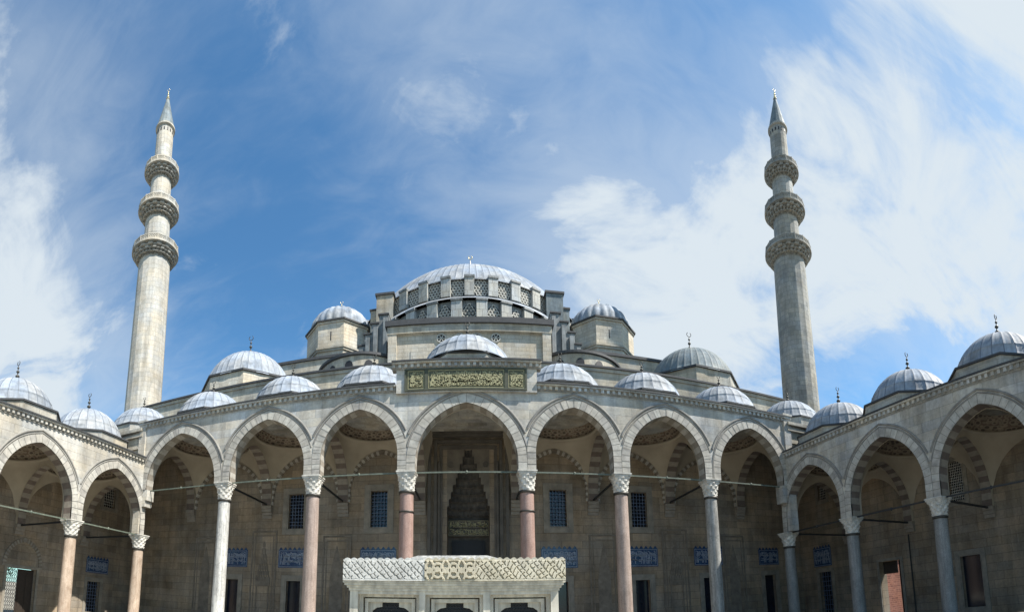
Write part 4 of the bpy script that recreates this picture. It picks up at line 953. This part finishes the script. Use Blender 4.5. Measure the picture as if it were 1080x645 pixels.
# ------------------------------------------------------------------ minarets
def minaret(x, y, mat, label):
    root = thing('minaret', label, 'minaret', (x, y, GZ), 'minarets with three balconies')
    n = 16
    def ring(prof, name, mats, parent, sm=False, mod=None, nn=n, mf=None):
        mb = MB(); mb.lathe(prof, nn, (x, y, 0), 0, sm, mod, 0, True, mf); return mb.build(name, mats, parent)
    sh = ring([(3.1, GZ - .12), (3.1, 14), (2.28, 18), (2.16, 22), (1.92, 41.4)], 'shaft', mat, root)
    ring([(1.60, 42.3), (1.52, 46.9)], 'shaft', mat, root); ring([(1.32, 48), (1.26, 52.3)], 'shaft', mat, root); ring([(1.08, 53.4), (1.04, 59.2)], 'shaft', mat, root)
    for z0, z1, r0, r1 in ((41.25, 43.25, 1.94, 2.76), (46.75, 48.75, 1.54, 2.42), (52.1, 53.95, 1.28, 2.06)):
        zf = z0 + (z1 - z0) * .58; tiers = 4; prof = []
        for k in range(tiers):
            f0, f1 = k / tiers, (k + 1) / tiers
            ra = r0 + (r1 - r0) * f0 ** .65; rb = r0 + (r1 - r0) * f1 ** .65; za = z0 + (zf - z0) * f0; zb = z0 + (zf - z0) * f1
            prof += [(ra, za), (ra + .04, za + .35 * (zb - za)), (rb - .02, zb - .18 * (zb - za)), (rb, zb - .01)]
        N = 192
        mod = lambda k, t, q=len(prof): (-.24 * (1 if math.sin((16 if k // 4 != 1 else 32) * t + (PI if (k // 4) % 2 else 0)) > (.15 if k // 4 != 2 else -.3) else 0)) if k % 4 in (1, 2) else 0
        b = ring(prof, 'balcony', [mat, 'carved_shade'], root, False, mod, N, lambda a_, b_: 1 if a_ % 4 == 1 or a_ in (0, 4) else 0)  # recessed rows get the darker colour, standing in for their shade
        ring([(r1 - .1, zf + .0), (r1 + .1, zf + .02), (r1 + .1, zf + .2), (r1 - .3, zf + .22)], 'floor_slab', mat, b, False, None, 32)
        hh = z1 - zf
        mb = MB(); 
        for k in range(n):
            a0, a1 = 2 * PI * k / n, 2 * PI * (k + 1) / n; p0 = Vector((x + r1 * math.cos(a0), y + r1 * math.sin(a0), 0)); p1 = Vector((x + r1 * math.cos(a1), y + r1 * math.sin(a1), 0))
            zz = zf + .22
            mb.bar(p0 + Vector((0, 0, zz + .06)), p1 + Vector((0, 0, zz + .06)), .12, .12); mb.bar(p0 + Vector((0, 0, z1 - .06)), p1 + Vector((0, 0, z1 - .06)), .14, .12)
            mb.bar(p0 + Vector((0, 0, (zz + z1) / 2)), p1 + Vector((0, 0, (zz + z1) / 2)), .05, z1 - zz - .24)
            mb.tube(p0 + Vector((0, 0, zz)), p0 + Vector((0, 0, z1 + .06)), .08, 6)
            for q in range(4):
                pc = p0.lerp(p1, (q + .5) / 4); dd = (p1 - p0).normalized() * ((p1 - p0).length / 8); out = (pc - Vector((x, y, 0))).normalized() * .04
                za, zb = zz + .14, z1 - .14
                mb.bar(pc - dd + out + Vector((0, 0, za)), pc + dd + out + Vector((0, 0, zb)), .03, .05); mb.bar(pc + dd + out + Vector((0, 0, za)), pc - dd + out + Vector((0, 0, zb)), .03, .05)
        mb.build('parapet', mat, b)
    mb = MB(); mb.lathe([(1.04, 59.2), (1.22, 59.3), (1.22, 59.5), (1.0, 59.6)], 32, (x, y, 0), 0, False)
    for k in range(16):
        a = 2 * PI * (k + .5) / 16; mb.box(-.07, .07, -.03, .05, 58.5, 58.85, 1, frame((x + 1.03 * math.cos(a), y + 1.03 * math.sin(a)), (-math.sin(a), math.cos(a)), (-math.cos(a), -math.sin(a))))
    mb.build('cap_cornice', [mat, 'dark'], root)
    sp = ring([(1.18, 59.5), (1.12, 59.62), (.6, 61.9), (.12, 64.0)], 'spire', 'lead_dull', root, False, None, 16)
    f = finial_mesh(1.5, .15); f.v = [(a + x, b + y, c + 63.8) for a, b, c in f.v]; f.build('finial', 'gold', sp)
    return root
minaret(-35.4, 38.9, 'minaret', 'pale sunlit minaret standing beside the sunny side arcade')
minaret(36.1, 39.5, 'minaret_shaded', 'mostly shaded minaret standing beside the shaded side arcade')

# ------------------------------------------------------------------ fountain
ft = thing('ablution_fountain', 'low rectangular marble ablution fountain with carved crest band before the central arch', 'fountain', (-.25, 15.3, GZ))
fx0, fx1, fy0, fy1 = -3.2, 2.72, 13.0, 17.6
frK = frame((0, fy0), (1, 0), (0, 1))
pil = [(-3.2, -2.96), (-1.2, -1.02), (.6, .79), (2.5, 2.72)]
mb = MB(); mb.box(fx0 + .1, fx1 - .1, fy0 + .55, fy1, GZ, 2.1); mb.box(fx0, fx0 + .1, fy0 + .3, fy1, GZ, 2.1); mb.box(fx1 - .1, fx1, fy0 + .3, fy1, GZ, 2.1); mb.build('tank', 'fountain', ft)
for a, b in pil:
    mb = MB(); mb.box(a, b, 0, .56, GZ, 2.02, 0, frK); mb.box(a - .04, b + .04, -.04, .5, GZ, GZ + .25, 0, frK); mb.build('pilaster', 'fountain', ft)
for (a0, a), (b, b1) in zip(pil[:-1], pil[1:]):
    mb = MB(); c = (a + b) / 2; hw = (b - a) / 2
    mb.box(a, b, .02, .56, 1.93, 2.02, 0, frK)
    # stepped coffer and pierced arched opening
    for k, (i_, w) in enumerate(((.0, .22), (.14, .30))):
        rect_frame(mb, frK, a + i_ + .1, b - i_ - .1, GZ, 1.9 - i_ - .05, .1, w, w + .2, 0, False)
    oh = .58; pts = [(-oh, 1.0), (-oh, 1.36), (-oh * .9, 1.47), (-oh * .72, 1.545), (-.25, 1.575), (-.25, 1.70), (.25, 1.70), (.25, 1.575), (oh * .72, 1.545), (oh * .9, 1.47), (oh, 1.36), (oh, 1.0)]
    z_t = 1.82; x0, x1 = a + .24, b - .24
    P2 = [(c + x, z) for x, z in pts]
    for i in range(len(P2) - 1):
        if abs(P2[i + 1][0] - P2[i][0]) > 1e-5: mb.poly([frK(P2[i][0], .42, P2[i][1]), frK(P2[i + 1][0], .42, P2[i + 1][1]), frK(P2[i + 1][0], .42, z_t), frK(P2[i][0], .42, z_t)])
        mb.poly([frK(P2[i][0], .42, P2[i][1]), frK(P2[i + 1][0], .42, P2[i + 1][1]), frK(P2[i + 1][0], .54, P2[i + 1][1]), frK(P2[i][0], .54, P2[i][1])])
    mb.poly([frK(x0, .42, .2), frK(c - oh, .42, .2), frK(c - oh, .42, z_t), frK(x0, .42, z_t)]); mb.poly([frK(c + oh, .42, .2), frK(x1, .42, .2), frK(x1, .42, z_t), frK(c + oh, .42, z_t)])
    mb.poly([frK(x0, .42, GZ), frK(x1, .42, GZ), frK(x1, .42, .2), frK(x0, .42, .2)])
    pn = mb.build('panel', 'fountain', ft)
    g = MB(); g.poly([frK(c - oh - .05, .53, .2), frK(c + oh + .05, .53, .2), frK(c + oh + .05, .53, 1.75), frK(c - oh - .05, .53, 1.75)], 1)
    for q in range(13):
        for j in range(15):
            x, z = c - oh + .09 * q + (.045 if j % 2 else 0), .35 + j * .09
            g.lathe([(.0, -.02), (.035, 0), (.0, .02)], 6, frK(x, .5, z)); 
            if j < 12: g.tube(frK(x, .5, z), frK(x + (.045 if j % 2 == 0 else -.045), .5, z + .09), .014, 5); g.tube(frK(x, .5, z), frK(x + (-.045 if j % 2 == 0 else .045), .5, z + .09), .014, 5)
    g.build('grille', ['iron', 'dark'], pn)
mb = MB()
for z0, z1, w in ((2.022, 2.1, -.03), (2.102, 2.17, -.08), (2.172, 2.24, -.14), (2.242, 2.3, -.18)): mb.box(fx0 + w, fx1 - w, fy0 + w, fy1 - w, z0, z1)
mb.build('cornice', 'fountain', ft)
# carved crest: interlaced relief, three kinds of stone
rg = random.Random(2)
for a, b, mat, kind in ((-3.36, -1.02, 'crest_white', 0), (-1.018, .38, 'crest_tan', 1), (.382, 2.9, 'crest_cream', 2)):
    mb = MB(); rows = []; nx = int((b - a) / .018); nz = 32; z0, z1 = 2.302, 2.90
    for j in range(nz + 1):
        z = (z1 - z0) * j / nz; row = []
        for i in range(nx + 1):
            s = a + (b - a) * i / nx
            if kind == 1:
                p = abs(((s / .44) % 1) - .5) * .44; zz_ = (z - .29) * .8; e1 = abs(p - .06 - abs(zz_) * .55) < .035; e2 = math.hypot(p, zz_ - .02) < .07; e3 = math.hypot(p - .22, zz_) < .075; e4 = abs(math.hypot(p, zz_) - .15) < .03; hgt = .075 if e1 or e2 or e3 or e4 or z > .56 else 0
            elif kind == 0:
                wv = .03 * math.sin(16 * s + 9 * z); u, v = (s + z * .9 + wv) / .19, (s - z * .9 - wv) / .19; k1 = int(math.floor(u)) % 2; hgt = .05 * (not (abs(math.sin(PI * u)) < .26 and (v % 1 < .7 or k1) or abs(math.sin(PI * v)) < .2 and u % 1 < .6))
            else:
                wv = .035 * math.sin(13 * s + 11 * z); u, v = (s + z * .8 + wv) / .2, (s - z * .95 - wv) / .17; k1 = int(math.floor(v)) % 2; hgt = .05 * (not (abs(math.sin(PI * u)) < .24 and (v % 1 < .65 or k1) or abs(math.sin(PI * v)) < .26 and u % 1 < .7))
            ed = min(z, (z1 - z0) - z)
            if ed < .045: hgt = .045
            row.append(frK(s, -.2 - hgt + rg.uniform(-.002, .002), z0 + z))
        rows.append(row)
    mb.grid(rows, 0, False)
    mb.poly([frK(a, -.2, z1), frK(b, -.2, z1), frK(b, -.04, z1), frK(a, -.04, z1)]); mb.poly([frK(a, -.04, z0), frK(b, -.04, z0), frK(b, -.04, z1), frK(a, -.04, z1)])
    for e in (a, b): mb.poly([frK(e, -.2, z0), frK(e, -.04, z0), frK(e, -.04, z1), frK(e, -.2, z1)])
    m_ = int((b - a) / .19)
    for i in range(m_):
        c = a + (b - a) * (i + .5) / m_; mb.prism([(c - .08, z1 + .001), (c + .08, z1 + .001), (c + .07, z1 + .025), (c + .02, z1 + .055), (c - .03, z1 + .045), (c - .07, z1 + .02)], -.21, -.08, frK)
    mb.build('carved_crest', mat, ft)
mb = MB(); mb.box(fx0 - .16, fx0 - .02, fy0 - .0, fy1 + .2, 2.302, 2.89); mb.box(fx1 + .02, fx1 + .18, fy0, fy1 + .2, 2.302, 2.89); mb.box(fx0 - .02, fx1 + .02, fy1 + .04, fy1 + .2, 2.302, 2.89); mb.build('side_crest', 'crest_cream', ft)
mb = MB(); z0, z1 = 2.5, 3.13; a = [(fx0, fy0 + .05), (fx1, fy0 + .05), (fx1, fy1), (fx0, fy1)]; b = [(-1.35, fy0 + .9), (.75, fy0 + .9), (.75, fy1 - .9), (-1.35, fy1 - .9)]
mb.grid([[(p[0], p[1], 2.31) for p in a], [(p[0], p[1], z0) for p in a], [(p[0], p[1], z1) for p in b]], 0, False, None, True); mb.poly([(p[0], p[1], z1) for p in b]); mb.build('roof', 'marble_grey', ft)

# ================================================================== light, sky, camera
SUN_AZ, SUN_EL = R_(67), R_(52)                  # azimuth measured from behind the viewer towards the right
sd = Vector((math.sin(SUN_AZ) * math.cos(SUN_EL), -math.cos(SUN_AZ) * math.cos(SUN_EL), math.sin(SUN_EL)))
sl = bpy.data.lights.new('sun', 'SUN'); sl.energy = 5.0; sl.angle = R_(.5); sl.color = (1, .945, .86)
so = bpy.data.objects.new('sun', sl); COL.objects.link(so); so.rotation_euler = sd.to_track_quat('Z', 'Y').to_euler(); so.location = (40, -30, 80)

p_ = dict(cx=.354, cz=1.6, yaw=-.082, pitch=.124, roll=.014, f=489.324, v0=578.048)
Rz = Matrix.Rotation(p_['yaw'], 3, 'Z'); Rx = Matrix.Rotation(p_['pitch'], 3, 'X'); Ry = Matrix.Rotation(p_['roll'], 3, 'Y')
RR = Rz @ Rx @ Ry
def pix(u, v):
    a = (u - 540) / p_['f']; t = (p_['v0'] - v) / p_['f']
    return (RR @ Vector((math.sin(a), math.cos(a), t))).normalized()

w = bpy.data.worlds.new('World'); sc.world = w; w.use_nodes = True; t = w.node_tree
bg = t.nodes['Background']; bg.inputs['Strength'].default_value = .1
sky = nd(t, 'ShaderNodeTexSky', sky_type='NISHITA', sun_disc=False); sky.sun_elevation = SUN_EL
sky.sun_rotation = math.atan2(sd.x, sd.y); sky.air_density = 1.0; sky.dust_density = .6; sky.ozone_density = 2.2
tc = nd(t, 'ShaderNodeTexCoord'); dirv = tc.outputs['Generated']
# clouds live on a high plane: direction / (height + a little)
sep = nd(t, 'ShaderNodeSeparateXYZ'); lk(t, dirv, sep.inputs[0])
zz = nd(t, 'ShaderNodeMath', operation='MAXIMUM'); lk(t, sep.outputs[2], zz.inputs[0]); zz.inputs[1].default_value = .02
za = nd(t, 'ShaderNodeMath', operation='ADD'); lk(t, zz.outputs[0], za.inputs[0]); za.inputs[1].default_value = .30
dv = nd(t, 'ShaderNodeVectorMath', operation='DIVIDE'); lk(t, dirv, dv.inputs[0])
cb = nd(t, 'ShaderNodeCombineXYZ')
for k in range(3): lk(t, za.outputs[0], cb.inputs[k])
lk(t, cb.outputs[0], dv.inputs[1])
def mapped(rot, scale, loc=(0, 0, 0)):
    mp = nd(t, 'ShaderNodeMapping'); mp.inputs['Rotation'].default_value = (0, 0, R_(rot)); mp.inputs['Scale'].default_value = scale; mp.inputs['Location'].default_value = loc
    lk(t, dv.outputs[0], mp.inputs['Vector']); return mp.outputs[0]
def gauss(lst):
    cov = None
    for (u, v, wgt, k) in lst:
        d = pix(u, v); dt = nd(t, 'ShaderNodeVectorMath', operation='DOT_PRODUCT'); lk(t, dirv, dt.inputs[0]); dt.inputs[1].default_value = d
        a = nd(t, 'ShaderNodeMath', operation='MULTIPLY_ADD'); lk(t, dt.outputs['Value'], a.inputs[0]); a.inputs[1].default_value = k; a.inputs[2].default_value = -k
        e = nd(t, 'ShaderNodeMath', operation='EXPONENT'); lk(t, a.outputs[0], e.inputs[0])
        s_ = nd(t, 'ShaderNodeMath', operation='MULTIPLY_ADD'); lk(t, e.outputs[0], s_.inputs[0]); s_.inputs[1].default_value = wgt
        if cov is None: s_.inputs[2].default_value = 0
        else: lk(t, cov, s_.inputs[2])
        cov = s_.outputs[0]
    return cov
def madd(a, k, b):
    m_ = nd(t, 'ShaderNodeMath', operation='MULTIPLY_ADD'); lk(t, a, m_.inputs[0]); m_.inputs[1].default_value = k
    if isinstance(b, (int, float)): m_.inputs[2].default_value = b
    else: lk(t, b, m_.inputs[2])
    return m_.outputs[0]
def sstep(a, lo, hi, top):
    mr = nd(t, 'ShaderNodeMapRange', interpolation_type='SMOOTHSTEP'); mr.inputs['From Min'].default_value = lo; mr.inputs['From Max'].default_value = hi; mr.inputs['To Max'].default_value = top
    lk(t, a, mr.inputs['Value']); return mr.outputs[0]
cm = gauss([(690, 245, .36, 60), (600, 215, .24, 180), (800, 260, .30, 34), (950, 200, .36, 26), (1050, 110, .46, 26), (770, 320, .22, 90), (1070, 290, .34, 40), (900, 120, .10, 50), (620, 285, .20, 160), (690, 350, .16, 140),
            (20, 330, .22, 40), (40, 90, .28, 90), (0, 400, .26, 30), (90, 380, .14, 60), (430, 40, .16, 60), (520, 10, .14, 80), (960, 380, -.22, 90), (330, 260, -.16, 20), (600, 110, -.14, 60), (740, 70, -.22, 60), (200, 120, -.08, 40)])
ccl = nd(t, 'ShaderNodeMath', operation='MINIMUM'); lk(t, cm, ccl.inputs[0]); ccl.inputs[1].default_value = .50
big = noise(t, mapped(28, (1.0, 1.4, 0), (2.3, .7, 0)), 2.6, 13, .6, .8)
fib = noise(t, mapped(40, (2.2, 4.4, 0), (1, 4, 0)), 2.6, 10, .62, 1.0)
sig = madd(big, 1.55, madd(fib, .42, ccl.outputs[0]))
al1 = sstep(sig, 1.0, 1.55, .97)
veil = sstep(madd(noise(t, mapped(20, (1, 2.0, 0), (7, 3, 0)), 1.2, 8, .55, .6), 1.0, madd(fib, .35, madd(ccl.outputs[0], .5, 0))), .46, 1.02, .46)
mxa = nd(t, 'ShaderNodeMath', operation='MAXIMUM'); lk(t, al1, mxa.inputs[0]); lk(t, veil, mxa.inputs[1])
class _O: pass
mr = _O(); mr.outputs = [mxa.outputs[0]]
tint = nd(t, 'ShaderNodeMix', data_type='RGBA', blend_type='MULTIPLY'); tint.inputs[0].default_value = 1; lk(t, sky.outputs[0], tint.inputs[6]); tint.inputs[7].default_value = (.53, .88, 1.0, 1)
mx = nd(t, 'ShaderNodeMix', data_type='RGBA'); lk(t, mr.outputs[0], mx.inputs[0]); lk(t, tint.outputs[2], mx.inputs[6]); mx.inputs[7].default_value = (3.7, 4.1, 4.4, 1)
lk(t, mx.outputs[2], bg.inputs['Color'])

cam = bpy.data.cameras.new('camera'); co = bpy.data.objects.new('camera', cam); COL.objects.link(co); sc.camera = co
cam.type = 'PANO'; cam.panorama_type = 'CENTRAL_CYLINDRICAL'
cam.central_cylindrical_range_u_min = -540 / p_['f']; cam.central_cylindrical_range_u_max = 540 / p_['f']
cam.central_cylindrical_range_v_min = (p_['v0'] - 645) / p_['f']; cam.central_cylindrical_range_v_max = p_['v0'] / p_['f']
cam.central_cylindrical_radius = 1.0
cam.clip_start = .1; cam.clip_end = 9000
r_, f_, u_ = RR @ Vector((1, 0, 0)), RR @ Vector((0, 1, 0)), RR @ Vector((0, 0, 1))
co.matrix_world = Matrix(((r_.x, u_.x, -f_.x, p_['cx']), (r_.y, u_.y, -f_.y, 0), (r_.z, u_.z, -f_.z, p_['cz']), (0, 0, 0, 1)))
sc.view_settings.view_transform = 'Standard'; sc.view_settings.look = 'None'; sc.view_settings.gamma = 1; sc.view_settings.exposure = 1.0
sc.render.engine = 'CYCLES'; sc.cycles.max_bounces = 8; sc.cycles.diffuse_bounces = 5; sc.cycles.use_denoising = True
